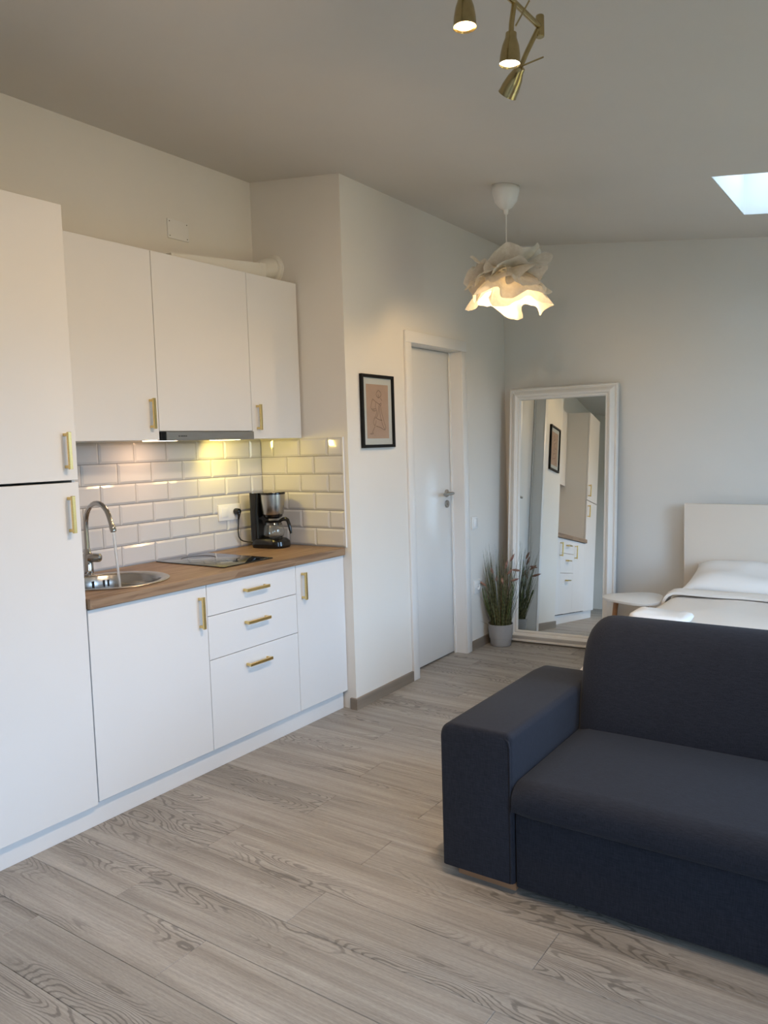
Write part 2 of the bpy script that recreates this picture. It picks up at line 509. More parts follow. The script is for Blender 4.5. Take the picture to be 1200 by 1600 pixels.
k0 = math.floor((ROOM_Y0 + 1.487) / PW); k1 = math.ceil((ROOM_Y1 + 1.487) / PW)
for k in range(k0, k1):
    y0 = max(-1.487 + PW * k, ROOM_Y0); y1 = min(-1.487 + PW * (k + 1), ROOM_Y1)
    if y1 - y0 < 0.01: continue
    j = JOINT.get(k, rnd.uniform(0.2, 1.4)) % PL
    xs = [0.0] + [x for x in (j + PL * i for i in range(5)) if 0.04 < x < ROOM_X1 - 0.04] + [ROOM_X1]
    for a, c in zip(xs[:-1], xs[1:]):
        whole = abs(c - a - PL) < 1e-4 and y1 - y0 > PW - 1e-4
        o = bpy.data.objects.new('plank', full if whole else plank_mesh(c - a, y1 - y0))
        o.location = ((a + c) / 2, (y0 + y1) / 2, 0); o.parent = floor
        C.objects.link(o)

# ---- ceiling: gently sloped slab with skylight shafts
def ceiling_mesh():
    bm = BM()
    xs = sorted({-0.02, ROOM_X1 + .02, *[s[0] for s in SKYLIGHTS], *[s[1] for s in SKYLIGHTS]})
    ys = sorted({ROOM_Y0 - .02, ROOM_Y1 + .02, *[s[2] for s in SKYLIGHTS], *[s[3] for s in SKYLIGHTS]})
    T = 0.30
    vb = {}; vt = {}
    for x in xs:
        for y in ys:
            vb[x, y] = bm.verts.new((x, y, ceil_z(x))); vt[x, y] = bm.verts.new((x, y, ceil_z(x) + T))
    def hole(i, j):
        cx, cy = (xs[i] + xs[i + 1]) / 2, (ys[j] + ys[j + 1]) / 2
        return any(s[0] < cx < s[1] and s[2] < cy < s[3] for s in SKYLIGHTS)
    nx, ny = len(xs) - 1, len(ys) - 1
    for i in range(nx):
        for j in range(ny):
            if hole(i, j): continue
            q = [(xs[i], ys[j]), (xs[i + 1], ys[j]), (xs[i + 1], ys[j + 1]), (xs[i], ys[j + 1])]
            bm.faces.new([vb[c] for c in q][::-1]); bm.faces.new([vt[c] for c in q])
            for (di, dj), (a, c) in (((0, -1), (q[0], q[1])), ((1, 0), (q[1], q[2])), ((0, 1), (q[2], q[3])), ((-1, 0), (q[3], q[0]))):
                ii, jj = i + di, j + dj
                if not (0 <= ii < nx and 0 <= jj < ny) or hole(ii, jj):
                    bm.faces.new((vb[a], vb[c], vt[c], vt[a]))
    return bm
ceiling = struct('ceiling', ceiling_mesh(), M['ceiling'])
# white-lined shafts and the roof windows
for n, (x0, x1, y0, y1) in enumerate(SKYLIGHTS):
    win = Thing('window_%d' % (n + 1), ((x0 + x1) / 2, (y0 + y1) / 2, ceil_z((x0 + x1) / 2) + 0.30), kind='structure')
    bm = BM()
    e = 0.0015
    for a, c in ((x0 + e, x0 + 2 * e), (x1 - 2 * e, x1 - e)):
        vs = box(bm, a, c, y0 + e, y1 - e, 0, 0.296)
        for v in vs: v.co.z += ceil_z(v.co.x) + 0.002
    for a, c in ((y0 + e, y0 + 2 * e), (y1 - 2 * e, y1 - e)):
        vs = box(bm, x0 + e, x1 - e, a, c, 0, 0.296)
        for v in vs: v.co.z += ceil_z(v.co.x) + 0.002
    win.add('shaft_lining', bm, M['trim_white'], world=True, smooth=False)
    bm = BM()
    for q in ((x0, x0 + .05, y0, y1), (x1 - .05, x1, y0, y1), (x0 + .05, x1 - .05, y0, y0 + .05), (x0 + .05, x1 - .05, y1 - .05, y1)):
        vs = box(bm, *q, 0.30, 0.36)
        for v in vs: v.co.z += ceil_z(v.co.x)
    fr = win.add('window_frame', bm, M['trim_white'], world=True, smooth=False)
    bm = BM()
    vs = box(bm, x0 + .05, x1 - .05, y0 + .05, y1 - .05, 0.325, 0.329)
    for v in vs: v.co.z += ceil_z(v.co.x)
    win.add('pane', bm, M['roof_pane'], parent=fr, world=True, smooth=False)

# ---- outer walls
def wall_top_y(bm, y0, y1, x0, x1):
    """a wall running along x whose top follows the ceiling"""
    prism(bm, [(x0, 0.0), (x1, 0.0), (x1, ceil_z(x1)), (x0, ceil_z(x0))], y0, y1, 'y')
bm = BM(); box(bm, -0.12, 0, ROOM_Y0 - .12, ROOM_Y1 + .12, 0, ceil_z(0))
wall_left = struct('wall_left', bm, M['wall'])
bm = BM(); wall_top_y(bm, ROOM_Y1, ROOM_Y1 + .12, 0, ROOM_X1)
wall_back = struct('wall_back', bm, M['wall'])
bm = BM()
xa, xb, zt = ROOM_X1, ROOM_X1 + .14, ceil_z(ROOM_X1)
yy = [ROOM_Y0 - .12] + [v for w_ in WINDOWS for v in w_[:2]] + [ROOM_Y1 + .12]
for a, c in zip(yy[0::2], yy[1::2]): box(bm, xa, xb, a, c, 0, zt)
for y0, y1, z0, z1 in WINDOWS:
    box(bm, xa, xb, y0, y1, 0, z0); box(bm, xa, xb, y0, y1, z1, zt)
struct('wall_right', bm, M['wall'])
for n, (y0, y1, z0, z1) in enumerate(WINDOWS):
    win = Thing('window_%d' % (n + 2), (ROOM_X1 + .09, (y0 + y1) / 2, z0), kind='structure')
    bm = BM(); ym = (y0 + y1) / 2
    for q in ((y0, y0 + .05, z0, z1), (y1 - .05, y1, z0, z1), (ym - .04, ym + .04, z0 + .05, z1 - .05), (y0 + .05, y1 - .05, z0, z0 + .05), (y0 + .05, y1 - .05, z1 - .05, z1)):
        box(bm, ROOM_X1 + .06, ROOM_X1 + .12, *q)
    fr = win.add('window_frame', bm, M['trim_white'], world=True, smooth=False)
    for a, c in ((y0 + .05, ym - .04), (ym + .04, y1 - .05)):
        bm = BM(); box(bm, ROOM_X1 + .088, ROOM_X1 + .092, a, c, z0 + .05, z1 - .05)
        win.add('pane', bm, M['pane'], parent=fr, world=True, smooth=False)
bm = BM()
wall_top_y(bm, ROOM_Y0 - .12, ROOM_Y0, 0, ROOM_X1)
struct('wall_front', bm, M['wall'])

# ---- inner partition: return wall at the end of the kitchen, then the wall with the door
CX = 0.635                                    # outer corner
TH = math.atan2(0.045, 2.0)                   # the door wall is a little out of square
WM = Matrix.Translation((CX, 0, 0)) @ Matrix.Rotation(TH, 4, 'Z')   # local x out of wall, y along it
DO = (0.665, 1.305, 2.055)                    # door opening s0, s1, z1
ROUGH = (DO[0] - .02, DO[1] + .02, DO[2] + .02)
WT = 0.14
def xwall(s, d=0.0):
    return WM @ Vector((d, s, 0))
bm = BM()
def wbox(bm, d0, d1, s0, s1, z0, z1, sloped=False):
    vs = box(bm, d0, d1, s0, s1, z0, z1)
    for v in vs:
        v.co = WM @ v.co
        if sloped and v.co.z > 2.3: v.co.z = ceil_z(v.co.x)
    return vs
S1 = 2.019
wbox(bm, -WT, 0, 0.11, ROUGH[0], 0, 3, True)
wbox(bm, -WT, 0, ROUGH[1], S1, 0, 3, True)
wbox(bm, -WT, 0, ROUGH[0], ROUGH[1], ROUGH[2], 3, True)
_c = xwall(0.11)
vs = prism(bm, [(0, 0), (CX, 0), (_c.x, _c.y), (0, _c.y)], 0, 3, 'z')
for v in vs:
    if v.co.z > 2: v.co.z = ceil_z(v.co.x)
wall_mid = struct('wall_partition', bm, M['wall'])

# ---- skirting
def skirt(name, pts_fn):
    bm = BM(); pts_fn(bm)
    return struct(name, bm, M['base_wood'])
BH, BT = 0.062, 0.013
def sk1(bm):
    wbox(bm, 0, BT, -BT, DO[0] - .072, 0, BH)
    wbox(bm, 0, BT, DO[1] + .072, S1 - .02, 0, BH)
    box(bm, 0.602, CX, -BT, 0, 0, BH)
skirt('baseboard_partition', sk1)
skirt('baseboard_back', lambda bm: box(bm, 0.612, ROOM_X1, ROOM_Y1 - BT, ROOM_Y1, 0, BH))
skirt('baseboard_right', lambda bm: box(bm, ROOM_X1 - BT, ROOM_X1, ROOM_Y0, ROOM_Y1 - BT, 0, BH))
skirt('baseboard_left', lambda bm: box(bm, 0, BT, ROOM_Y0, -2.21, 0, BH))

# ---- metro tiles: each tile its own piece on a recessed grout bed
TP, RP = 0.2, 0.0996
def tile_mesh(w, h):
    """bevelled tile; local x out of wall, y along, z up; origin at centre of its back"""
    bm = BM()
    g = 0.0012; e = 0.011; d0, d1 = 0.0030, 0.0082
    hy, hz = w / 2 - g, h / 2 - g
    ey = min(e, hy * .5)
    def ring(x, a, c): return [bm.verts.new((x, s * (hy - a), t * (hz - c))) for s, t in ((-1, -1), (1, -1), (1, 1), (-1, 1))]
    A, B, D = ring(0, 0, 0), ring(d0, 0, 0), ring(d1, ey, e)
    bm.faces.new(D); bm.faces.new(A[::-1])
    for P, Q in ((A, B), (B, D)):
        for i in range(4): bm.faces.new((P[i], P[(i + 1) % 4], Q[(i + 1) % 4], Q[i]))
    return mesh_obj('wall_tile', bm, M['tile'], smooth=False)
tcache = {}
def tile(w, h, loc, rot, parent):
    key = (round(w, 4), round(h, 4))
    if key not in tcache: tcache[key] = tile_mesh(w, h)
    o = bpy.data.objects.new('wall_tile', tcache[key])
    o.location = loc; o.rotation_euler = (0, 0, rot); o.parent = parent
    C.objects.link(o)
bm = BM(); box(bm, 0, 0.003, -1.598, -0.003, 0.9005, 0.9 + 6 * RP); struct('grout', bm, M['grout'], wall_left)
bm = BM(); box(bm, 0.003, 0.602, -0.003, 0, 0.9005, 0.9 + 6 * RP); struct('grout', bm, M['grout'], wall_mid)
for r in range(6):
    z = 0.9006 + RP * (r + .5)
    off = 0.1 if r % 2 else 0.0
    js = [-0.0035] + [-(off + TP * k) for k in range(0 if off else 1, 9) if off + TP * k < 1.597] + [-1.598]
    for a, c in zip(js[:-1], js[1:]):
        tile(a - c, RP, (0.002, (a + c) / 2, z), 0, wall_left)
    js = [0.0035] + [off + TP * k for k in range(0 if off else 1, 4) if off + TP * k < .595] + [0.602]
    for a, c in zip(js[:-1], js[1:]):
        tile(c - a, RP, ((a + c) / 2, -0.002, z), -PI / 2, wall_mid)
bm = BM(); box(bm, 0.602, 0.609, -0.0105, 0, 0.9005, 0.9 + 6 * RP + .002, 0.001, 1)
struct('tile_edge_strip', bm, M['trim_white'], wall_mid)

# ---- the door
door = Thing('door_1', xwall(0.985), rotz=TH, kind='structure')
def dl(bm, d0, d1, s0, s1, z0, z1, bev=0.0):
    return box(bm, d0, d1, s0 - 0.985, s1 - 0.985, z0, z1, bev)
bm = BM()
AW = 0.070
dl(bm, 0.0, 0.016, DO[0] - AW, DO[0] - .002, 0, DO[2] + .002, .003)
dl(bm, 0.0, 0.016, DO[1] + .002, DO[1] + AW, 0, DO[2] + .002, .003)
dl(bm, 0.0, 0.018, DO[0] - AW, DO[1] + AW, DO[2] + .002, DO[2] + AW, .003)
arch = door.add('architrave', bm, M['trim_white'])
bm = BM()
dl(bm, -WT, 0.005, ROUGH[0], DO[0], 0, DO[2]); dl(bm, -WT, 0.005, DO[1], ROUGH[1], 0, DO[2])
dl(bm, -WT, 0.005, ROUGH[0], ROUGH[1], DO[2], ROUGH[2])
door.add('jamb', bm, M['trim_white'], smooth=False)
bm = BM()                                      # door stop
dl(bm, -.083, -.071, DO[0], DO[0] + .012, 0, DO[2]); dl(bm, -.083, -.071, DO[1] - .012, DO[1], 0, DO[2])
door.add('door_stop', bm, M['trim_white'], smooth=False)
LF = -0.085
bm = BM(); dl(bm, LF - .04, LF, DO[0] + .003, DO[1] - .003, 0.010, DO[2] - .003, .002)
leaf = door.add('leaf', bm, M['door_white'])
hs, hz = 1.235 - .985, 1.112
bm = BM()
lathe(bm, [(0, 0), (.026, 0), (.026, .007), (.024, .009), (0, .009)], 24, Matrix.Translation((LF, hs, hz)) @ Matrix.Rotation(PI / 2, 4, 'Y'))
tube(bm, [(LF + .008, hs, hz), (LF + .045, hs, hz), (LF + .055, hs - .006, hz), (LF + .056, hs - .02, hz), (LF + .056, hs - .125, hz)], .010, 12)
door.add('door_handle', bm, M['handle_steel'], parent=leaf, label='satin nickel lever handle')
bm = BM()
lathe(bm, [(0, 0), (.026, 0), (.026, .007), (.024, .009), (.008, .009), (.008, .012), (0, .012)], 24, Matrix.Translation((LF, hs, hz - .072)) @ Matrix.Rotation(PI / 2, 4, 'Y'))
door.add('lock_rosette', bm, M['handle_steel'], parent=leaf)

# ================================================================== KITCHEN
def handle_bm(bm, x, a0, a1, fixed, axis):
    """square brass bar pull on a front at x; runs from a0 to a1 along y or z"""
    w = 0.0070; p = 0.023
    def B(u0, u1, v0, v1, xx0, xx1, bev=0.0012):
        if axis == 'z': box(bm, xx0, xx1, v0, v1, u0, u1, bev, 1)
        else: box(bm, xx0, xx1, u0, u1, v0, v1, bev, 1)
    B(a0, a1, fixed - w, fixed + w, x + p, x + p + .0115)
    B(a0 + .004, a0 + .015, fixed - w * .9, fixed + w * .9, x + .0003, x + p)
    B(a1 - .015, a1 - .004, fixed - w * .9, fixed + w * .9, x + .0003, x + p)

def front(T, part, x, th, y0, y1, z0, z1, handle=None, mat='cabinet'):
    bm = BM(); g = 0.0015
    box(bm, x - th, x, y0 + g, y1 - g, z0 + g, z1 - g, .0012, 1)
    f = T.add(part, bm, M[mat], world=True)
    if handle:
        bm = BM(); handle_bm(bm, x, *handle)
        T.add('handle', bm, M['brass'], parent=f, world=True, label='square brass bar handle')
    return f

def carcass(T, x1, y0, y1, z0, z1, legs=True):
    bm = BM(); t = .016; g = .0005
    y0 += g; y1 -= g
    box(bm, 0.003, x1, y0, y0 + t, z0, z1); box(bm, 0.003, x1, y1 - t, y1, z0, z1)
    box(bm, 0.003, x1, y0 + t, y1 - t, z0, z0 + t); box(bm, 0.003, x1, y0 + t, y1 - t, z1 - t, z1)
    box(bm, 0.003, 0.010, y0 + t, y1 - t, z0 + t, z1 - t)
    T.add('body', bm, M['cabinet_body'], world=True, smooth=False)
    if legs:
        for lx in (.06, x1 - .10):
            for ly in (y0 + .06, y1 - .06):
                bm = BM(); lathe(bm, [(0, 0), (.03, 0), (.03, .008), (.018, .012), (.018, z0), (0, z0)], 12, Matrix.Translation((lx, ly, 0)))
                T.add('leg', bm, M['black_plastic'], world=True)

FX = 0.58
TALL_Y = (-2.2, -1.602)
T = Thing('tall_cabinet', (0.3, -1.9, 0), 'tall white two-door cabinet at the left end of the kitchen', 'cabinet')
carcass(T, FX - .02, *TALL_Y, 0.1, 2.352)
front(T, 'door', FX, .018, TALL_Y[0], TALL_Y[1], 1.352, 2.356, (1.394, 1.531, -1.650, 'z'))
front(T, 'door', FX, .018, TALL_Y[0], TALL_Y[1], 0.090, 1.346, (1.158, 1.296, -1.650, 'z'))

KB = [(-1.6, -1.0), (-1.0, -0.4), (-0.4, -0.001)]
ZT = 0.856
T = Thing('base_cabinet', (0.3, -1.3, 0), 'wide white single-door base cabinet under the round sink', 'cabinet', 'base cabinets under the worktop')
bm = BM(); t = .016; y0, y1 = -1.5995, -1.0005   # sink unit has no top board
box(bm, 0.003, FX - .02, y0, y0 + t, .1, .858); box(bm, 0.003, FX - .02, y1 - t, y1, .1, .858)
box(bm, 0.003, FX - .02, y0 + t, y1 - t, .1, .116); box(bm, 0.003, .010, y0 + t, y1 - t, .116, .70)
T.add('body', bm, M['cabinet_body'], world=True, smooth=False)
for lx in (.06, .46):
    for ly in (-1.54, -1.06):
        bm = BM(); lathe(bm, [(0, 0), (.03, 0), (.03, .008), (.018, .012), (.018, .1), (0, .1)], 12, Matrix.Translation((lx, ly, 0)))
        T.add('leg', bm, M['black_plastic'], world=True)
front(T, 'door', FX, .018, *KB[0], 0.100, ZT, (0.668, 0.810, -1.045, 'z'))
T = Thing('base_cabinet', (0.3, -0.7, 0), 'white base cabinet with three stacked drawers under the black cooktop', 'cabinet', 'base cabinets under the worktop')
carcass(T, FX - .02, *KB[1], .1, .858)
for z0, z1, hz in ((0.711, ZT, 0.794), (0.512, 0.711, 0.641), (0.100, 0.512, 0.440)):
    front(T, 'drawer', FX, .018, *KB[1], z0, z1, (-0.778, -0.624, hz, 'y'))
T = Thing('base_cabinet', (0.3, -0.2, 0), 'narrow white single-door base cabinet beside the partition wall corner', 'cabinet', 'base cabinets under the worktop')
carcass(T, FX - .02, *KB[2], .1, .858)
front(T, 'door', FX, .018, *KB[2], 0.100, ZT, (0.676, 0.816, -0.355, 'z'))

bm = BM(); box(bm, 0.538, 0.554, -2.2, -0.012, 0.0, 0.088, .001, 1)
solo('plinth', bm, M['cabinet'], 'long white plinth board under the kitchen cabinets', 'plinth')

# ---- worktop with a round cut-out
SC, SR = (0.315, -1.285), 0.205
def worktop():
    bm = BM()
    x0, x1, y0, y1, z0, z1 = 0.0105, 0.600, -1.5995, -0.0105, 0.8585, 0.900
    b = 0.003
    n = 48
    def rect_pt(a, ins):
        # point on the square part around the sink in direction a
        X0, X1, Y0, Y1 = x0 + ins, x1 - ins, y0 + ins, -1.0
        cx, cy = SC; dx, dy = math.cos(a), math.sin(a)
        ts = []
        if dx > 1e-9: ts.append((X1 - cx) / dx)
        if dx < -1e-9: ts.append((X0 - cx) / dx)
        if dy > 1e-9: ts.append((Y1 - cy) / dy)
        if dy < -1e-9: ts.append((Y0 - cy) / dy)
        t = min(ts); return (cx + dx * t, cy + dy * t)
    ang = sorted([2 * PI * k / n for k in range(n)] + [math.atan2(y - SC[1], x - SC[0]) % (2 * PI) for x in (x0 + b, x1 - b) for y in (y0 + b, -1.0)])
    inn_t = [bm.verts.new((SC[0] + SR * math.cos(a), SC[1] + SR * math.sin(a), z1)) for a in ang]
    inn_b = [bm.verts.new((SC[0] + SR * math.cos(a), SC[1] + SR * math.sin(a), z0)) for a in ang]
    out_t = [bm.verts.new((*rect_pt(a, b), z1)) for a in ang]
    out_b = [bm.verts.new((*rect_pt(a, b), z0)) for a in ang]
    m = len(ang)
    for i in range(m):
        j = (i + 1) % m
        bm.faces.new((inn_t[i], inn_t[j], out_t[j], out_t[i])); bm.faces.new((inn_b[j], inn_b[i], out_b[i], out_b[j]))
        bm.faces.new((inn_t[j], inn_t[i], inn_b[i], inn_b[j]))
    # remaining slab and the eased outer edge
    def V(x, y, z): return bm.verts.new((x, y, z))
    for z, flip in ((z1, 0), (z0, 1)):
        f = [V(x0 + b, -1.0, z), V(x1 - b, -1.0, z), V(x1 - b, y1 - b, z), V(x0 + b, y1 - b, z)]
        bm.faces.new(f[::-1] if flip else f)
    C1 = [(x0 + b, y0 + b), (x1 - b, y0 + b), (x1 - b, y1 - b), (x0 + b, y1 - b)]
    C2 = [(x0, y0), (x1, y0), (x1, y1), (x0, y1)]
    rings = [[V(*c, z1) for c in C1], [V(*c, z1 - b) for c in C2], [V(*c, z0 + b) for c in C2], [V(*c, z0) for c in C1]]
    for A, B in zip(rings[:-1], rings[1:]):
        for i in range(4): bm.faces.new((A[i], A[(i + 1) % 4], B[(i + 1) % 4], B[i]))
    bmesh.ops.remove_doubles(bm, verts=bm.verts, dist=1e-5)
    return bm
wt = solo('worktop', worktop(), M['worktop'], 'oak block worktop running along the white kitchen', 'worktop', smooth=False)

# ---- sink, faucet, water
T = Thing('sink', (SC[0], SC[1], 0.9), 'round stainless steel sink set into the oak worktop', 'sink')
bm = BM()
lathe(bm, [(.236, .0006), (.237, .003), (.232, .0055), (.214, .0052), (.203, .0025), (.197, -.004), (.193, -.05), (.188, -.13), (.172, -.155), (.14, -.163), (.045, -.168), (.043, -.172),
           (.043, -.175), (.048, -.173), (.145, -.168), (.178, -.160), (.194, -.135), (.198, -.05), (.2025, -.006), (.2045, -.001), (.215, .0005), (.236, .0006)], 64)
T.add('bowl', bm, M['steel'], angle=50)
bm = BM(); lathe(bm, [(0, -.170), (.036, -.170), (.041, -.167), (.044, -.1665), (.044, -.172), (0, -.172)], 24)
T.add('drain', bm, M['chrome'])
for a in (2.62, 2.72, 2.97):
    bm = BM(); vs = box(bm, .1895, .1935, -.004, .004, -.052, -.022)
    bmesh.ops.transform(bm, matrix=Matrix.Rotation(a, 4, 'Z'), verts=bm.verts)
    T.add('overflow_slot', bm, M['black_matte'], smooth=False)
FB = Vector((0.072, -1.235, 0.9))
T = Thing('faucet', FB, 'chrome gooseneck faucet with a running tap at the sink', 'faucet')
bm = BM(); lathe(bm, [(0, 0), (.026, 0), (.026, .006), (.0225, .009), (.0225, .060), (.0205, .064), (.0205, .096), (.017, .10), (.0145, .118), (.0118, .122), (0, .122)], 28)
T.add('body', bm, M['chrome'])
neck = [(0, 0, .118), (0, 0, .18), (0, 0, .225)]
R0 = 0.094
for k in range(1, 15):
    a = PI * k / 16.0 * 1.02
    neck.append((R0 - R0 * math.cos(a), -.004 * k / 14, .225 + R0 * 1.12 * math.sin(a)))
e = Vector(neck[-1]); d = (e - Vector(neck[-2])).normalized()
neck.append(tuple(e + d * .035))
bm = BM(); tube(bm, neck, .0112, 16)
T.add('neck', bm, M['chrome'])
tip = e + d * .035
bm = BM(); lathe(bm, [(0, 0), (.0132, 0), (.0138, .004), (.0138, .024), (.0122, .028), (0, .028)], 20, align(tip - d * .006, d))
T.add('aerator', bm, M['chrome'])
bm = BM(); lathe(bm, [(0, 0), (.019, 0), (.0205, .003), (.0205, .040), (.019, .052), (.012, .058), (0, .059)], 24, align((.012, -.004, .082), (0.80, 0.55, -0.04)))
T.add('lever_knob', bm, M['chrome'])
w0 = FB + tip + d * .023
pts = []
for k in range(13):
    t = k / 12
    pts.append((w0.x + .020 * t + .012 * t * t, w0.y + .004 * t, w0.z - (w0.z - 0.742) * t ** 1.05))
bm = BM(); tube(bm, pts, .006, 12, radii=[.0068 - .0018 * (k / 12) for k in range(13)])
solo('water_stream', bm, M['water'], 'thin stream of water falling from the faucet into the sink', 'water')

# ---- cooktop
T = Thing('cooktop', (0.275, -0.655, 0.9), 'flat black glass cooktop set on the oak worktop', 'cooktop')
bm = BM(); box(bm, 0.035, 0.512, -0.825, -0.488, 0.9006, 0.9055, .0015, 2)
T.add('glass_plate', bm, M['black_glass'], world=True)
M['print_grey'] = plain('grey_print', (0.10, 0.10, 0.10), 0.3)
for cx, r in ((0.155, .088), (0.35, .072)):
    bm = BM(); lathe(bm, [(r, .0), (r, .0003), (r - .0015, .0003), (r - .0015, .0)], 40, Matrix.Translation((cx, -.655, .9055)))
    T.add('zone_ring', bm, M['print_grey'], world=True, smooth=False)

# ---- upper cabinets, hood, duct
UX = 0.325
ZB, ZU = 1.500, 2.345
UP = [(-1.6, -1.0), (-1.0, -0.4), (-0.4, -0.012)]
G = 'upper cabinets above the tiled splashback'
T = Thing('upper_cabinet', (0.16, -1.3, ZB), 'white upper cabinet door beside the tall cabinet, handle at its right', 'cabinet', G)
carcass(T, UX - .02, *UP[0], ZB + .003, ZU - .002, legs=False)
front(T, 'door', UX, .018, *UP[0], ZB, ZU, (1.552, 1.688, -1.045, 'z'))
T = Thing('upper_cabinet', (0.16, -0.7, ZB), 'white upper cabinet without a handle, directly above the steel hood', 'cabinet', G)
carcass(T, UX - .02, *UP[1], 1.600, ZU - .002, legs=False)
front(T, 'door', UX, .018, *UP[1], 1.541, ZU)
T = Thing('upper_cabinet', (0.16, -0.2, ZB), 'narrow white upper cabinet next to the return wall, handle at its left', 'cabinet', G)
carcass(T, UX - .02, *UP[2], ZB + .003, ZU - .002, legs=False)
front(T, 'door', UX, .018, *UP[2], ZB, ZU, (1.546, 1.678, -0.362, 'z'))

T = Thing('range_hood', (0.16, -0.7, 1.497), 'slim stainless steel range hood with two lit lamps', 'hood')
bm = BM(); box(bm, 0.012, UX - .024, -0.996, -0.404, 1.503, 1.597)
T.add('housing', bm, M['steel_hood'], world=True, smooth=False)
bm = BM(); box(bm, UX - .022, UX + .012, -0.970, -0.402, 1.4985, 1.5385, .001, 1)
fp = T.add('front_panel', bm, M['steel_hood'], world=True)
bm = BM(); box(bm, UX - .022, UX + .010, -0.997, -0.9705, 1.4985, 1.5385, .001, 1)
T.add('end_cap', bm, M['black_plastic'], world=True)
# small maker's mark: a dot and a short line of print too small to read
bm = BM(); lathe(bm, [(0, 0), (.0036, 0), (.0036, .0002), (0, .0002)], 12, Matrix.Translation((UX + .012, -0.897, 1.5185)) @ Matrix.Rotation(PI / 2, 4, 'Y'))
T.add('emblem', bm, M['black_matte'], parent=fp, world=True)
bm = BM()
for k, h_ in enumerate((6.0, 5.2, 6.0, 5.6, 6.0, 4.8, 5.6)):
    box(bm, UX + .012, UX + .0122, -0.889 + k * .0058, -0.8848 + k * .0058, 1.5185 - h_ / 2000, 1.5185 + h_ / 2000)
T.add('maker_mark', bm, M['black_matte'], parent=fp, world=True, smooth=False)
for y, mk, col, pw in ((-0.90, 'glow_pink', (1.0, 0.60, 0.34), 0.55), (-0.480, 'glow_yellow', (1.0, 0.74, 0.16), 2.3)):
    bm = BM(); box(bm, 0.17, 0.24, y - .075, y + .075, 1.4985, 1.5028, .001, 1)
    T.add('lamp_lens', bm, M[mk], world=True)
    d = bpy.data.lights.new('hood_lamp', 'AREA'); d.shape = 'RECTANGLE'; d.size = .06; d.size_y = .10
    d.energy = pw; d.color = col
    o = bpy.data.objects.new('hood_lamp', d); C.objects.link(o)
    o.matrix_world = align((0.165, y + (0 if y < -.7 else .03), 1.496), (0.15, 0.0, 0.98) if y < -.7 else (0.12, -0.82, 0.55))

T = Thing('vent_duct', (0.14, -0.4, ZU), 'flat white vent duct lying on top of the upper cabinets', 'duct')
bm = BM()
vs = box(bm, 0.09, 0.235, -0.80, -0.195, 2.346, 2.402)
for v in vs: v.co.z += (0.0 if v.co.y < -.5 else (.036 if v.co.z > 2.37 else .022)) - (.018 if v.co.y < -.5 and v.co.z > 2.37 else 0)
T.add('flat_channel', bm, M['pipe_white'], world=True)
bm = BM()                                      # rectangular-to-round adaptor with elbow
box(bm, 0.088, 0.237, -0.196, -0.150, 2.366, 2.442, .002, 1)
T.add('adaptor', bm, M['pipe_white'], world=True)
bm = BM(); tube(bm, [(0.150, -0.152, 2.406), (0.152, -0.115, 2.416), (0.153, -0.07, 2.437), (0.153, -0.022, 2.445)], .06, 28, radii=[.037, .052, .06, .06])
T.add('round_pipe', bm, M['pipe_white'], world=True)
bm = BM(); lathe(bm, [(.058, .0), (.080, .0), (.080, .006), (.072, .012), (.070, .026), (.0605, .028), (.058, .028)], 32, Matrix.Translation((0.153, -0.0005, 2.445)) @ Matrix.Rotation(PI / 2, 4, 'X'))
T.add('wall_flange', bm, M['pipe_white'], world=True)
T = Thing('junction_cover', (0, -0.546, 2.577), 'small square white cover plate screwed high on the wall above the cabinets', 'cover plate')
bm = BM(); box(bm, 0.0003, 0.007, -0.615, -0.477, 2.529, 2.625, .002, 2)
T.add('plate', bm, M['plastic_white'], world=True)
for y in (-0.603, -0.489):
    for z in (2.541, 2.613):
        bm = BM(); lathe(bm, [(0, 0), (.0028, 0), (.0025, .001), (0, .001)], 10, Matrix.Translation((.007, y, z)) @ Matrix.Rotation(PI / 2, 4, 'Y'))
        T.add('screw', bm, M['screw'], world=True)

# ---- coffee maker
T = Thing('coffee_maker', (0.196, -0.150, 0.9), 'black and steel filter coffee maker with glass carafe in the worktop corner', 'coffee maker', rotz=math.radians(9))
def rrect(cx, cy, hx, hy, r, n=6):
    P = []
    for sx, sy, a0 in ((1, 1, 0), (-1, 1, PI / 2), (-1, -1, PI), (1, -1, 1.5 * PI)):
        for k in range(n + 1):
            a = a0 + PI / 2 * k / n
            P.append((cx + sx * (hx - r) + r * math.cos(a), cy + sy * (hy - r) + r * math.sin(a)))
    return P
def stack(bm, levels, n=6):
    """loft through rounded rectangles (cx, cy, hx, hy, r, z)"""
    rings = []
    for cx, cy, hx, hy, r, z in levels:
        rings.append([bm.verts.new((x, y, z)) for x, y in rrect(cx, cy, hx, hy, r, n)])
    for A, B in zip(rings[:-1], rings[1:]):
        m = len(A)
        for i in range(m): bm.faces.new((A[i], A[(i + 1) % m], B[(i + 1) % m], B[i]))
    bm.faces.new(rings[0][::-1]); bm.faces.new(rings[-1])
    return bm
bm = BM(); stack(bm, [(-.005, 0, .128, .086, .06, .0006), (-.005, 0, .134, .092, .064, .014), (-.006, 0, .130, .090, .064, .036), (-.012, 0, .112, .082, .06, .050), (-.02, 0, .092, .068, .055, .056)])
T.add('base', bm, M['black_plastic'])
bm = BM(); stack(bm, [(-.098, 0, .034, .078, .02, .04), (-.098, 0, .034, .078, .02, .20), (-.092, 0, .040, .080, .02, .29), (-.092, 0, .040, .080, .02, .306)])
T.add('column', bm, M['black_plastic'])
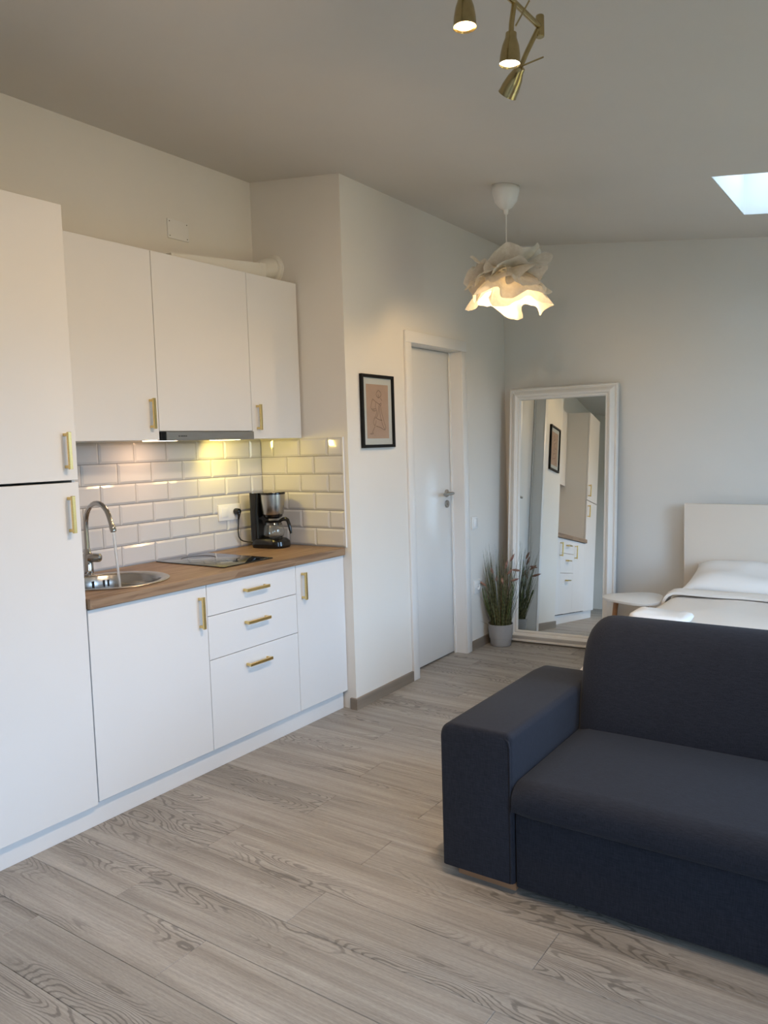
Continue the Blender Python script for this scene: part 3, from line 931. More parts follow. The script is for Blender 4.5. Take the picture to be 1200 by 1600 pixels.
bm = BM(); lathe(bm, [(0, .186), (.074, .186), (.077, .190), (.084, .24), (.089, .292), (.089, .296), (0, .296)], 40, Matrix.Translation((.018, 0, 0)))
fh = T.add('filter_housing', bm, M['steel'])
bm = BM(); lathe(bm, [(0, .296), (.092, .296), (.093, .300), (.090, .308), (.02, .311), (0, .311)], 40, Matrix.Translation((.018, 0, 0)))
T.add('lid', bm, M['black_plastic'])
bm = BM(); lathe(bm, [(0, .163), (.050, .163), (.066, .172), (.070, .1855), (0, .1855)], 36, Matrix.Translation((.018, 0, 0)))
T.add('drip_collar', bm, M['black_plastic'])
CZ = .0010
bm = BM(); lathe(bm, [(0, .0478), (.060, .0478), (.072, .054), (.077, .068), (.073, .090), (.062, .110), (.054, .117), (.0525, .117), (.060, .109), (.071, .090), (.0750, .068), (.070, .056), (.059, .050), (0, .050)], 40, Matrix.Translation((.018, 0, CZ)) @ Matrix.Diagonal((1, 1, 1.17, 1)))
car = T.add('carafe', bm, M['glass'])
bm = BM(); lathe(bm, [(.056, .108), (.0625, .108), (.058, .1175), (.055, .1175)], 36, Matrix.Translation((.018, 0, CZ)) @ Matrix.Diagonal((1, 1, 1.17, 1)))
bmesh.ops.solidify(bm, geom=bm.faces, thickness=.0008)
T.add('collar_band', bm, M['chrome'], parent=car)
bm = BM(); lathe(bm, [(0, .1178), (.057, .1178), (.058, .122), (.05, .126), (0, .127)], 36, Matrix.Translation((.018, 0, CZ)) @ Matrix.Diagonal((1, 1, 1.17, 1)))
T.add('carafe_lid', bm, M['black_plastic'], parent=car)
bm = BM()
hp = [(.070, .146), (.10, .158), (.125, .160), (.142, .152), (.152, .130), (.160, .105), (.166, .080)]
tube(bm, [(x, -.004, z) for x, z in hp], .009, 12, radii=[.008, .010, .0115, .0125, .0125, .0115, .0075])
T.add('carafe_handle', bm, M['black_plastic'], parent=car)
bm = BM(); lathe(bm, [(0, 0), (.006, 0), (.006, .003), (0, .003)], 12, Matrix.Translation((.09, -.07, .032)) @ Matrix.Rotation(PI / 2 + .5, 4, 'X'))
T.add('switch_button', bm, M['chrome'])
def all_parts(o):
    return [p for c in o.children for p in [c] + all_parts(c)]
for p in all_parts(T.o): p.data.transform(Matrix.Diagonal((.78, .78, 1, 1)))
# plug and lead
bm = BM()
lathe(bm, [(0, 0), (.017, 0), (.0185, .004), (.0185, .016), (.016, .030), (.008, .036), (0, .037)], 20, Matrix.Translation((.0185, -.246, 1.105)) @ Matrix.Rotation(PI / 2, 4, 'Y'))
tube(bm, [(.040, -.246, 1.108), (.046, -.246, 1.095), (.044, -.246, 1.078), (.040, -.246, 1.062)], .006, 10, radii=[.010, .0095, .007, .0045])
T.add('plug', bm, M['black_plastic'], world=True)
bm = BM()
ld = [(.040, -.246, 1.065), (.038, -.247, 1.03), (.036, -.249, 0.99), (.036, -.246, .963), (.040, -.236, .945), (.046, -.222, .936), (.064, -.210, .931), (.090, -.200, .928), (.104, -.196, .926)]
tube(bm, ld, .0034, 8)
T.add('lead', bm, M['black_matte'], world=True)

T = Thing('wall_socket', (0.009, -0.29, 1.102), 'white double socket and switch plate on the metro tiles', 'socket')
bm = BM(); box(bm, 0.0085, 0.018, -0.372, -0.206, 1.060, 1.148, .002, 2)
T.add('plate', bm, M['plastic_white'], world=True)
bm = BM(); box(bm, 0.0178, 0.0215, -0.356, -0.304, 1.078, 1.130, .002, 2)
T.add('rocker', bm, M['plastic_white'], world=True)

# ================================================================== DOOR WALL THINGS
def on_wall(name, s, z, label, cat, **k):
    p = xwall(s); p.z = z
    return Thing(name, p, label, cat, rotz=TH, **k)
T = on_wall('picture_frame', 0.2855, 1.436, 'black framed line drawing on pink paper hung on the white wall', 'picture')
w, h, fw = 0.163, 0.406, 0.017
bm = BM()
for q in ((-w, -w + fw, 0, h), (w - fw, w, 0, h), (-w + fw, w - fw, 0, fw), (-w + fw, w - fw, h - fw, h)):
    box(bm, 0.001, 0.020, q[0], q[1], q[2], q[3], .0012, 1)
T.add('frame', bm, M['black_frame'])
bm = BM(); box(bm, 0.002, 0.008, -w + fw, w - fw, fw, h - fw)
T.add('mat_board', bm, M['mat_board'], smooth=False)
pr = (-w + fw + .036, w - fw - .034, fw + .034, h - fw - .036)
bm = BM(); box(bm, 0.008, 0.0086, *pr)
prt = T.add('print', bm, M['print'], smooth=False)
def stroke(bm, pts, r=.0015):
    P = []
    n = len(pts)
    for i in range(n - 1):                      # catmull-rom through the points
        p0, p1, p2, p3 = pts[max(i - 1, 0)], pts[i], pts[i + 1], pts[min(i + 2, n - 1)]
        for k in range(6):
            t = k / 6
            P.append(tuple(.5 * ((2 * p1[c]) + (-p0[c] + p2[c]) * t + (2 * p0[c] - 5 * p1[c] + 4 * p2[c] - p3[c]) * t * t + (-p0[c] + 3 * p1[c] - 3 * p2[c] + p3[c]) * t ** 3) for c in (0, 1)))
    P.append(pts[-1])
    W, H = pr[1] - pr[0], pr[3] - pr[2]
    Q = [Vector((0, pr[0] + u * W, pr[3] - v * H)) for u, v in P]
    vv = []
    for i, q in enumerate(Q):
        t = (Q[min(i + 1, len(Q) - 1)] - Q[max(i - 1, 0)]).normalized()
        nn = Vector((0, -t.z, t.y)) * r
        vv.append((bm.verts.new((.0088, q.y + nn.y, q.z + nn.z)), bm.verts.new((.0088, q.y - nn.y, q.z - nn.z))))
    for a, c in zip(vv[:-1], vv[1:]): bm.faces.new((a[0], c[0], c[1], a[1]))
bm = BM()
for s in ([(.55, .10), (.66, .15), (.65, .21), (.56, .245), (.47, .21), (.46, .16), (.55, .10)], [(.53, .18), (.57, .225), (.55, .235)],
          [(.28, .27), (.42, .32), (.58, .36), (.66, .34), (.65, .385), (.57, .37)], [(.64, .25), (.71, .30)], [(.28, .27), (.22, .36), (.20, .43), (.24, .46), (.40, .45)],
          [(.42, .33), (.40, .42), (.46, .50), (.40, .58), (.36, .64)], [(.25, .48), (.32, .49), (.42, .485)], [(.56, .38), (.53, .50), (.45, .60), (.40, .62)],
          [(.63, .39), (.68, .52), (.74, .62), (.80, .72), (.85, .80), (.78, .84), (.62, .80), (.40, .77)], [(.42, .62), (.55, .65), (.70, .66)], [(.58, .40), (.60, .52), (.64, .64), (.72, .76), (.80, .83)],
          [(.35, .60), (.30, .68), (.32, .75), (.38, .74), (.42, .66)], [(.36, .77), (.28, .84), (.22, .90)], [(.12, .92), (.18, .905), (.20, .925), (.26, .90), (.28, .925)]):
    stroke(bm, s)
T.add('drawn_lines', bm, M['ink'], parent=prt, smooth=False)
bm = BM(); box(bm, 0.0115, 0.0128, -w + fw, w - fw, fw, h - fw)
T.add('glazing', bm, M['pane'], smooth=False)

T = on_wall('light_switch', 1.465, 0.848, 'white light switch on the wall beside the door', 'switch')
bm = BM(); box(bm, 0.0003, 0.010, -.042, .042, 0, .086, .002, 2)
T.add('plate', bm, M['plastic_white'])
bm = BM(); vs = box(bm, 0.010, 0.0155, -.028, .028, .015, .071, .002, 2)
T.add('rocker', bm, plain('switch_gloss', (.82, .82, .82), .08))
T = on_wall('wall_outlet', 1.485, 0.392, 'white wall outlet low on the wall behind the potted grass', 'outlet')
bm = BM(); box(bm, 0.0003, 0.010, -.046, .046, 0, .09, .002, 2)
T.add('plate', bm, M['plastic_white'])
bm = BM(); lathe(bm, [(.021, .0), (.024, .003), (.024, .006), (.021, .006), (.019, .001), (0, .001)], 28, Matrix.Translation((.0098, .004, .045)) @ Matrix.Rotation(PI / 2, 4, 'Y'))
so = T.add('socket_ring', bm, M['plastic_white'])
for y in (-.0055, .0135):
    bm = BM(); lathe(bm, [(0, 0), (.0025, 0), (.0025, .0008), (0, .0008)], 8, Matrix.Translation((.0108, y, .045)) @ Matrix.Rotation(PI / 2, 4, 'Y'))
    T.add('pin_hole', bm, M['black_matte'], parent=so)

# ================================================================== MIRROR
MA, MB = math.radians(4.55), math.radians(4.9)
MWID, MHT = 0.775, 1.825
mir = Thing('standing_mirror', (1.085, 1.778, 0.002), 'tall leaning mirror in a cream moulded frame against the back wall', 'mirror', rotz=MA)
mir.o.rotation_euler = (-MB, 0, MA)
# local: x across, y into the wall, z up; glass at y=0
mir.o.location = (1.085, 1.778, 0.006)
prof = [(0, .030), (0, .004), (.004, -.004), (.012, -.006), (.016, .000), (.022, -.002), (.034, -.016), (.048, -.022), (.060, -.016), (.066, -.006), (.072, -.008), (.079, -.006), (.084, .004), (.084, .012), (.060, .030)]
bm = BM()
hw = MWID / 2
corn = [(-hw, 0, 1, 1), (hw, 0, -1, 1), (hw, MHT, -1, -1), (-hw, MHT, 1, -1)]
rings = [[bm.verts.new((cx + sx * a, b_, cz + sz * a)) for a, b_ in prof] for cx, cz, sx, sz in corn]
for i in range(4):
    A, B = rings[i], rings[(i + 1) % 4]
    for k in range(len(prof)):
        k2 = (k + 1) % len(prof)
        bm.faces.new((A[k], B[k], B[k2], A[k2]))
fr_o = mir.add('frame', bm, M['mirror_frame'], angle=28)
bm = BM(); iw = .080
box(bm, -hw + iw, hw - iw, 0.010, 0.014, iw, MHT - iw)
mir.add('mirror_glass', bm, M['mirror'], smooth=False)
bm = BM(); box(bm, -hw + .03, hw - .03, 0.0305, 0.034, .03, MHT - .03)
mir.add('backing_board', bm, M['sofa_wood'], smooth=False)

# ================================================================== POTTED GRASS
PP = Vector((0.714, 1.626, 0.0005))
T = Thing('potted_plant', PP, 'artificial grass with reddish seed heads in a grey pot beside the mirror', 'plant')
bm = BM(); lathe(bm, [(0, .001), (.068, .001), (.072, .006), (.076, .052), (.0758, .054), (.081, .057), (.089, .145), (.090, .158), (.085, .158), (.083, .13), (0, .128)], 40)
T.add('pot', bm, M['pot'])
bm = BM(); lathe(bm, [(0, .137), (.03, .140), (.06, .138), (.0825, .1345)], 20)
T.add('soil', bm, M['soil'])
rnd = random.Random(12)
def blade(bm, base, tipv, bend, w, n=7, droop=0.0):
    """a tapering folded strip from base to tip"""
    base = Vector(base); tipv = Vector(tipv)
    ax = (tipv - base)
    side = ax.cross(Vector((rnd.uniform(-1, 1), rnd.uniform(-1, 1), .1))).normalized()
    out = Vector((ax.x, ax.y, 0))
    out = out.normalized() if out.length > 1e-5 else Vector((1, 0, 0))
    prev = None
    for i in range(n):
        t = i / (n - 1)
        p = base + ax * t - out * bend * math.sin(PI * t) * .5
        p.z -= droop * max(0, t - .55) ** 2 * 4
        ww = w * (1 - t) ** .6 + .0003
        cur = (bm.verts.new(p - side * ww), bm.verts.new(p + Vector((0, 0, -ww * .3)) + out * ww * .5), bm.verts.new(p + side * ww))
        if prev:
            bm.faces.new((prev[0], cur[0], cur[1], prev[1])); bm.faces.new((prev[1], cur[1], cur[2], prev[2]))
        prev = cur
bm = BM()
for i in range(330):
    a = rnd.uniform(0, 2 * PI); r = .066 * math.sqrt(rnd.random())
    h = rnd.uniform(.20, .50) if i % 3 else rnd.uniform(.40, .62)
    sp = r * rnd.uniform(.5, 1.5) + rnd.uniform(0, .03)
    bx, by = r * math.cos(a), r * math.sin(a)
    tx, ty = bx + sp * math.cos(a), by + sp * math.sin(a)
    tx = max(tx, -.092); ty = min(ty, .068)
    blade(bm, (bx, by, .122), (tx, ty, .12 + h), rnd.uniform(.0, .03), rnd.uniform(.0010, .0026))
# a few stray outliers
for (tx, ty, tz) in ((-.095, -.13, .19), (.13, -.06, .52), (.15, -.02, .48), (-.09, -.12, .36), (.10, -.12, .55)):
    blade(bm, (tx * .3, ty * .3, .12), (tx, ty, tz), .02, .0013)
g = T.add('grass_blades', bm, M['grass']); g['kind'] = 'stuff'
for (bx, by, tx, ty, tz, dr, w) in ((-.02, -.02, -.092, -.09, .50, .10,  .0085), (.02, -.03, .075, -.11, .54, .06,  .0085), (.02, .0, .12, -.05, .48, .14,  .0085), (-.01, .01, .02, -.10, .58, .05,  .0085), (-.03, -.01, -.06, -.12, .53, .12,  .0085),
                                    (.02, .02, .06, .05, .62, .03,  .0085), (.0, -.02, .11, .02, .56, .12,  .0085)):
    bm = BM(); blade(bm, (bx, by, .12), (tx, ty, tz), -.06, w, 14, dr)
    T.add('arching_leaf', bm, M['leaf'])
def spike(p, d, l, r):
    bm = BM(); lathe(bm, [(0, 0), (r * .55, l * .12), (r, l * .4), (r * .7, l * .75), (0, l)], 8, align(p, d))
    tube(bm, [(p[0] * .15, p[1] * .15, .12), (p[0] * .6, p[1] * .6, .12 + (p[2] - .12) * .6), p], .0012, 5)
    T.add('seed_head', bm, M['spike'])
for p, d, l in (((.060, -.03, .555), (.30, -.1, .9), .07), ((.080, -.05, .520), (.7, -.2, .6), .065), ((.100, -.04, .475), (.9, -.1, .3), .07), ((.045, -.06, .50), (.2, -.2, -.5), .05),
                ((-.07, -.07, .43), (-.7, -.2, .5), .06), ((-.02, -.06, .52), (-.2, -.3, .9), .05), ((.02, -.09, .47), (.2, -.3, .6), .06), ((.07, .03, .60), (.4, .1, .8), .06), ((.095, .0, .55), (.9, .2, -.1), .06)):
    spike(p, d, l * 1.1, .0095)

# ================================================================== SOFA
SX0, SX1 = 1.878, 3.86
AWD = 0.262
SF, SB = -1.190, -0.315
T = Thing('sofa', ((SX0 + SX1) / 2, (SF + SB) / 2, 0), 'dark navy fabric sofa with wide square arms in front of the bed', 'sofa')
def puffbox(bm, x0, x1, y0, y1, z0, z1, bev, seg=5, cuts=0, puff=0.0):
    box(bm, x0, x1, y0, y1, z0, z1, bev, seg)
def arm(x0, x1, mirror):
    bm = BM()
    # profile in x-z: soft outer shoulder, firm inner edge; rounded off at the back
    ro, ri, zt = .050, .022, .530
    prof = [(x0, .036), (x0, zt - ro)]
    for k in range(1, 9):
        a = PI - PI / 2 * k / 8; prof.append((x0 + ro + ro * math.cos(a), zt - ro + ro * math.sin(a)))
    for k in range(0, 7):
        a = PI / 2 - PI / 2 * k / 6; prof.append((x1 - ri + ri * math.cos(a), zt - ri + ri * math.sin(a)))
    prof.append((x1, .036))
    ys = [(SF, .012), (SF + .004, .004), (SF + .012, 0), (SF + .3, 0), (SB - .16, .000), (SB - .08, .006), (SB - .035, .020), (SB - .008, .046), (SB, .07)]
    cx = (x0 + x1) / 2
    rings = []
    for y, s in ys:
        ring = []
        for x, z in prof:
            top = max(0, (z - .25) / (zt - .25))
            sx = s * (.35 if y > -1 else 1.0)
            zz = z - (s if z > .3 else 0) * (1 if y > -1 else .6)
            ring.append(bm.verts.new((cx + (x - cx) * (1 - sx / (x1 - x0) * 2), y, zz)))
        rings.append(ring)
    n = len(prof)
    for A, B in zip(rings[:-1], rings[1:]):
        for i in range(n): bm.faces.new((A[i], A[(i + 1) % n], B[(i + 1) % n], B[i]))
    bm.faces.new(rings[0]); bm.faces.new(rings[-1][::-1])
    return bm
aL = T.add('armrest', arm(SX0, SX0 + AWD, False), M['sofa'], world=True, angle=50)
aR = T.add('armrest', arm(SX1 - AWD, SX1, True), M['sofa'], world=True, angle=50)
# piping down the inner front edge and across the top of the front panel
def piping(x0, x1):
    bm = BM()
    P = [(x1 - .006, SF - .001, .040), (x1 - .006, SF - .001, .25), (x1 - .006, SF - .001, .485), (x1 - .010, SF + .000, .503), (x1 - .022, SF + .002, .512)]
    tube(bm, P, .0035, 8)
    return bm
T.add('piping', piping(SX0, SX0 + AWD), M['sofa'], parent=aL, world=True)
T.add('piping', piping(SX1 - AWD, SX1), M['sofa'], parent=aR, world=True)
# armrest plinth strips
for x0 in (SX0, SX1 - AWD):
    bm = BM(); box(bm, x0 + .045, x0 + AWD - .006, SF + .030, SB - .03, 0.0, 0.0355, .001, 1)
    T.add('wooden_plinth', bm, M['sofa_wood'], world=True, label='reddish wooden plinth strip')
IX0, IX1 = SX0 + AWD + .003, SX1 - AWD - .003
bm = BM(); box(bm, IX0, IX1, SF + .010, SF + .06, 0.024, 0.272, .008, 3)
T.add('front_panel', bm, M['sofa'], world=True)
bm = BM(); box(bm, IX0 + .01, IX1 - .01, SF + .062, SB - .02, 0.05, 0.268)
T.add('seat_box', bm, M['sofa'], world=True, smooth=False)
def seat():
    bm = BM()
    nx, x0, x1 = 30, IX0, IX1
    # y-z profile of the cushion
    y0, y1, z0, z1 = SF - .028, -0.600, .276, .385
    prof = [(y1, z0), (y0 + .02, z0), (y0 + .006, z0 + .008), (y0, z0 + .026), (y0 + .002, z0 + .05)]
    for k in range(0, 8):
        a = PI - PI / 2 * k / 7; prof.append((y0 + .060 + .058 * math.cos(a), z1 - .050 + .050 * math.sin(a)))
    for t in (.15, .35, .55, .75, .92, 1.0): prof.append((y0 + .06 + (y1 - y0 - .06) * t, z1))
    rings = []
    for i in range(nx):
        u = i / (nx - 1); e = min(u, 1 - u) * (x1 - x0)
        s = 1 - math.exp(-e / .02)
        ring = []
        for y, z in prof:
            cr = .010 * math.sin(PI * min(1, max(0, (y - y0) / (y1 - y0)))) * (1 - math.exp(-e / .12))
            zz = z + (cr if z > .33 else 0)
            if z > .3: zz -= .018 * (1 - s)
            yy = y + (.012 * (1 - s) if y < -1.0 else 0)
            ring.append(bm.verts.new((x0 + u * (x1 - x0) if 0 < i < nx - 1 else (x0 if i == 0 else x1), yy, zz)))
        rings.append(ring)
    n = len(prof)
    for A, B in zip(rings[:-1], rings[1:]):
        for i in range(n): bm.faces.new((A[i], A[(i + 1) % n], B[(i + 1) % n], B[i]))
    bm.faces.new(rings[0]); bm.faces.new(rings[-1][::-1])
    return bm
T.add('seat_cushion', seat(), M['sofa'], world=True, angle=60)
def back():
    bm = BM()
    # y-z profile of the reclined back, from front bottom over the top to rear bottom
    P = [(-.640, .300), (-.648, .385), (-.640, .45), (-.618, .55), (-.592, .65), (-.570, .705), (-.545, .745), (-.510, .770), (-.468, .779), (-.425, .770), (-.390, .742), (-.368, .70), (-.345, .60), (-.322, .40), (-.318, .10), (-.40, .05), (-.59, .10)]
    cy = -.47
    x0, x1 = IX0 - .001, IX1 + .001
    xs = []
    R = .10
    for k in range(10):
        a = PI / 2 * k / 9; xs.append((x0 + R * (1 - math.cos(PI / 2 - a)) * 0 + R * (1 - math.cos(a)), R * (1 - math.sin(a))))
    xs = [(x0 + R * (1 - math.cos(PI / 2 * k / 9)), R * (1 - math.sin(PI / 2 * k / 9))) for k in range(10)]
    xs += [(x0 + R + (x1 - x0 - 2 * R) * t, 0) for t in (.1, .25, .5, .75, .9)]
    xs += [(x1 - R * (1 - math.cos(PI / 2 * k / 9)), R * (1 - math.sin(PI / 2 * k / 9))) for k in range(9, -1, -1)]
    rings = []
    for x, dz in xs:
        ring = []
        for y, z in P:
            f = max(0, (z - .45) / .33)
            ring.append(bm.verts.new((x, cy + (y - cy) * (1 - .25 * dz / R * (1 if z > .3 else .3)), z - dz * f)))
        rings.append(ring)
    n = len(P)
    for A, B in zip(rings[:-1], rings[1:]):
        for i in range(n): bm.faces.new((A[i], A[(i + 1) % n], B[(i + 1) % n], B[i]))
    bm.faces.new(rings[0]); bm.faces.new(rings[-1][::-1])
    return bm
T.add('backrest', back(), M['sofa'], world=True, angle=60)
for x in (2.45, 3.3):
    bm = BM(); lathe(bm, [(0, 0), (.022, 0), (.025, .05), (0, .05)], 14, Matrix.Translation((x, -.55, 0)))
    T.add('foot', bm, M['black_plastic'], world=True)

# ================================================================== BED
BX0, BX1 = 1.905, 3.42
T = Thing('bed', ((BX0 + BX1) / 2, 0.95, 0), 'double bed with a plain greige headboard behind the navy sofa', 'bed')
bm = BM(); box(bm, BX0, BX1, 1.902, 1.94, 0.0, 1.013, .002, 1)
T.add('headboard', bm, M['headboard'], world=True)
bm = BM(); box(bm, BX0 + .06, BX1 - .06, 0.06, 1.900, 0.06, 0.26, .004, 1)
T.add('bed_base', bm, M['headboard'], world=True)
for x in (BX0 + .11, BX1 - .11):
    for y in (.12, 1.82):
        bm = BM(); box(bm, x - .03, x + .03, y - .03, y + .03, 0, .06)
        T.add('leg', bm, M['leg_wood'], world=True, smooth=False)
bm = BM(); box(bm, BX0 + .065, BX1 - .065, 0.07, 1.895, 0.261, 0.468, .04, 4)
T.add('mattress', bm, M['mattress'], world=True)

def duvet():
    bm = BM()
    x0, x1 = BX0 + .002, BX1 - .002
    y0, y1 = 0.04, 1.50
    nu, nv = 64, 60
    def f(u, v):
        # u across (wraps over both sides), v along
        s = u * 2 - 1
        hang = .20
        W = (x1 - x0) / 2 - .02
        L = W + hang
        d = abs(s) * L
        y = y0 + (y1 - y0) * v
        R = .075
        if d < W - R: x, z = d, .505
        elif d < W - R + R * PI / 2:
            a = (d - (W - R)) / R; x, z = W - R + R * math.sin(a), .505 - R + R * math.cos(a)
        else: x, z = W, .505 - R - (d - (W - R + R * PI / 2))
        x = (x0 + x1) / 2 + math.copysign(x, s)
        n = noise.noise(Vector((x * 2.1, y * 2.4, .3))) * .012 + noise.noise(Vector((x * 5 + 4, y * 3.5, 1.7))) * .007
        z += n if z > .45 else 0
        if z < .42: x += math.copysign(.014 * math.sin(y * 11 + 1.3) + .012, s)
        if v > .94: z -= .006 * ((v - .94) / .06) ** 2
        return Vector((x, y, z))
    grid(bm, nu, nv, f)
    bmesh.ops.recalc_face_normals(bm, faces=bm.faces)
    bmesh.ops.solidify(bm, geom=list(bm.faces), thickness=.022)
    return bm
solo('duvet', duvet(), M['linen'], 'plain cream duvet spread over the bed', 'duvet', angle=80)
def duvet_fold():
    """turned-down top edge lying on the duvet"""
    bm = BM()
    x0, x1 = BX0 + .005, BX1 - .005
    def f(u, v):
        s = u * 2 - 1
        W = (x1 - x0) / 2
        L = W + .10
        d = abs(s) * L; R = .085
        if d < W - R: x, z = d, .5335
        elif d < W - R + R * PI / 2:
            a = (d - (W - R)) / R; x, z = W - R + R * math.sin(a), .5335 - R + R * math.cos(a)
        else: x, z = W, .5335 - R - (d - (W - R + R * PI / 2))
        x = (x0 + x1) / 2 + math.copysign(x, s)
        y = 1.362 + .13 * v + .012 * math.sin(x * 6.0 + .5) + noise.noise(Vector((x * 4, v, 7))) * .01
        z += noise.noise(Vector((x * 3.1, y * 4, 2.2))) * .008 + .010 * math.sin(PI * min(1, v * 1.1))
        return Vector((x, y, z))
    grid(bm, 56, 12, f)
    bmesh.ops.recalc_face_normals(bm, faces=bm.faces)
    bmesh.ops.solidify(bm, geom=list(bm.faces), thickness=.016)
    return bm
solo('folded_sheet', duvet_fold(), M['linen'], 'cream sheet edge folded back over the duvet in front of the pillow', 'sheet', angle=80)
def pillow():
    bm = BM()
    a, b_ = .36, .20
    def surf(sgn):
        def f(u, v):
            x, y = u * 2 - 1, v * 2 - 1
            px = a * x * (1 + .05 * abs(y) ** 3 * abs(x)); py = b_ * y * (1 + .05 * abs(x) ** 3 * abs(y))
            t = max(0, (1 - abs(x) ** 3.2)) ** .55 * max(0, (1 - abs(y) ** 2.6)) ** .55
            z = sgn * .082 * t + noise.noise(Vector((px * 6, py * 6, sgn))) * .012 * t + .012 * t * math.sin(py * 26 + px * 5)
            return Vector((px, py, z))
        return f
    grid(bm, 36, 26, surf(1)); grid(bm, 36, 26, surf(-1))
    bmesh.ops.remove_doubles(bm, verts=bm.verts, dist=1e-5)
    bmesh.ops.transform(bm, matrix=Matrix.Translation((2.370, 1.700, .577)) @ Matrix.Rotation(math.radians(14), 4, 'X') @ Matrix.Rotation(math.radians(-1), 4, 'Z'), verts=bm.verts)
    return bm
solo('pillow', pillow(), M['linen_white'], 'white pillow leaning against the greige headboard', 'pillow', angle=80)
def towel():
    bm = BM()
    cx, cy = 2.105, .63
    rings = []
    for k, (ins, z) in enumerate(((.030, .5215), (.004, .526), (.0, .536), (.006, .546), (.030, .5535), (.070, .556))):
        ring = []
        for x, y in rrect(cx, cy, .14 - ins, .10 - ins, .05 - min(ins, .03), 8):
            lump = .020 * max(0, math.sin((x - 1.94) * 26)) * (1 if x < 2.2 else .4) if k > 1 else 0
            wv = noise.noise(Vector((x * 16, y * 16, k * .3))) * .010 if k > 1 else 0
            ring.append(bm.verts.new((x + wv, y + .012 * math.sin((x - cx) * 14) + wv, z + lump * min(1, (k - 1) / 2) + abs(wv))))
        rings.append(ring)
    m = len(rings[0])
    for A, B in zip(rings[:-1], rings[1:]):
        for i in range(m): bm.faces.new((A[i], A[(i + 1) % m], B[(i + 1) % m], B[i]))
    bm.faces.new(rings[0][::-1])
    mid = bm.verts.new((cx, cy, .562))
    for i in range(m): bm.faces.new((rings[-1][i], rings[-1][(i + 1) % m], mid))
    return bm
solo('folded_towel', towel(), M['linen_white'], 'bright white folded towel lying at the sofa end of the bed', 'towel', angle=80)

# ---- bedside table
BT_C = (1.735, 1.430)
T = Thing('bedside_table', (BT_C[0], BT_C[1], 0), 'small white rounded side table with wooden legs beside the bed', 'table')
bm = BM()
def tri_r(a): return .178 + .022 * math.cos(3 * (a - math.radians(190)))
n = 60
levels = [(.94, .448), (.985, .452), (1.0, .460), (.995, .466), (.97, .468)]
rings = [[bm.verts.new((tri_r(2 * PI * k / n) * s * math.cos(2 * PI * k / n), tri_r(2 * PI * k / n) * s * math.sin(2 * PI * k / n), z)) for k in range(n)] for s, z in levels]
for A, B in zip(rings[:-1], rings[1:]):
    for k in range(n): bm.faces.new((A[k], A[(k + 1) % n], B[(k + 1) % n], B[k]))
bm.faces.new(rings[0][::-1]); bm.faces.new(rings[-1])
T.add('table_top', bm, M['table_white'])
for a in (195, 315, 75):
    ca, sa = math.cos(math.radians(a)), math.sin(math.radians(a))
    bm = BM(); tube(bm, [(.115 * ca, .115 * sa, .447), (.165 * ca, .165 * sa, .001)], .015, 14, radii=[.016, .010])
    T.add('leg', bm, M['leg_wood'])

# ================================================================== PENDANT LAMP
PC = Vector((1.352, 0.49, 0))
zc = ceil_z(PC.x)
T = Thing('pendant_lamp', (PC.x, PC.y, zc), 'crumpled white paper pendant lamp, lit warm, hanging near the back wall', 'lamp')
bm = BM(); lathe(bm, [(0, .0), (.070, .008), (.0715, .0), (.070, -.03), (.058, -.078), (.034, -.108), (.014, -.120), (.011, -.140), (.004, -.146), (0, -.146)], 36)
cn = T.add('ceiling_cup', bm, M['plastic_white'])
for v in cn.data.vertices:                       # follow the sloped ceiling at the rim
    if v.co.z >= -.0001: v.co.z = -SLOPE * v.co.x - .001
bm = BM(); tube(bm, [(0, 0, -.14), (-.001, 0, -.30), (0, 0, -.40)], .003, 8)
T.add('cord', bm, M['plastic_white'])
bm = BM(); lathe(bm, [(0, -.385), (.012, -.385), (.020, -.40), (.020, -.45), (0, -.45)], 20)
T.add('bulb_holder', bm, M['plastic_white'])
bm = BM(); lathe(bm, [(0, -.56), (.018, -.556), (.030, -.54), (.034, -.52), (.028, -.495), (.015, -.47), (.013, -.45), (0, -.45)], 24)
T.add('bulb', bm, M['glow_pendant'])
rnd = random.Random(21)
def sheet(idx, z0, size, rot, dome, amp, nf, lift):
    """a square sheet of paper with a hole, hung in soft folds"""
    bm = BM()
    ph = [rnd.uniform(0, 2 * PI) for _ in range(5)]
    nU, nV = 112, 12
    def f(u, v):
        a = 2 * PI * u
        ca, sa = math.cos(a), math.sin(a)
        sq = 1.0 / max(abs(ca), abs(sa))               # square outline
        sq = sq * .80 + .12
        r0 = .030
        r = r0 + (size * sq - r0) * v
        fold = math.sin(nf * a + ph[0]) * .6 + math.sin((nf + 2) * a + ph[1]) * .35 + math.sin((2 * nf + 1) * a + ph[2]) * .18
        kink = abs(math.sin(nf * .5 * a + ph[3])) * .8 - .4
        rr = r * (1 - .16 * v * abs(fold)) 
        z = z0 + dome * v * v + amp * v ** 1.3 * (fold + .6 * kink) + lift * math.sin(a + ph[4]) * v
        p = Vector((rr * math.cos(a + rot + .20 * v * fold), rr * math.sin(a + rot + .20 * v * fold), z))
        n = noise.noise_vector(p * 22 + Vector((idx * 7.1, 0, 0)))
        return p + n * .010 * v
    grid(bm, nU, nV, f, closed_u=True)
    return bm
for i, (z0, size, rot, dome, amp, nf, lift) in enumerate((
        (-.405, .185, .3, .050, .052, 4, .030), (-.418, .205, 1.1, -.005, .058, 5, .026), (-.425, .205, .65, -.060, .046, 5, -.015),
        (-.445, .215, .05, -.070, .050, 4, .020), (-.455, .205, .5, -.115, .045, 5, -.02), (-.465, .195, 1.0, -.150, .040, 4, .015))):
    T.add('paper_sheet', sheet(i, z0, size, rot, dome, amp, nf, lift), M['paper'], angle=180)
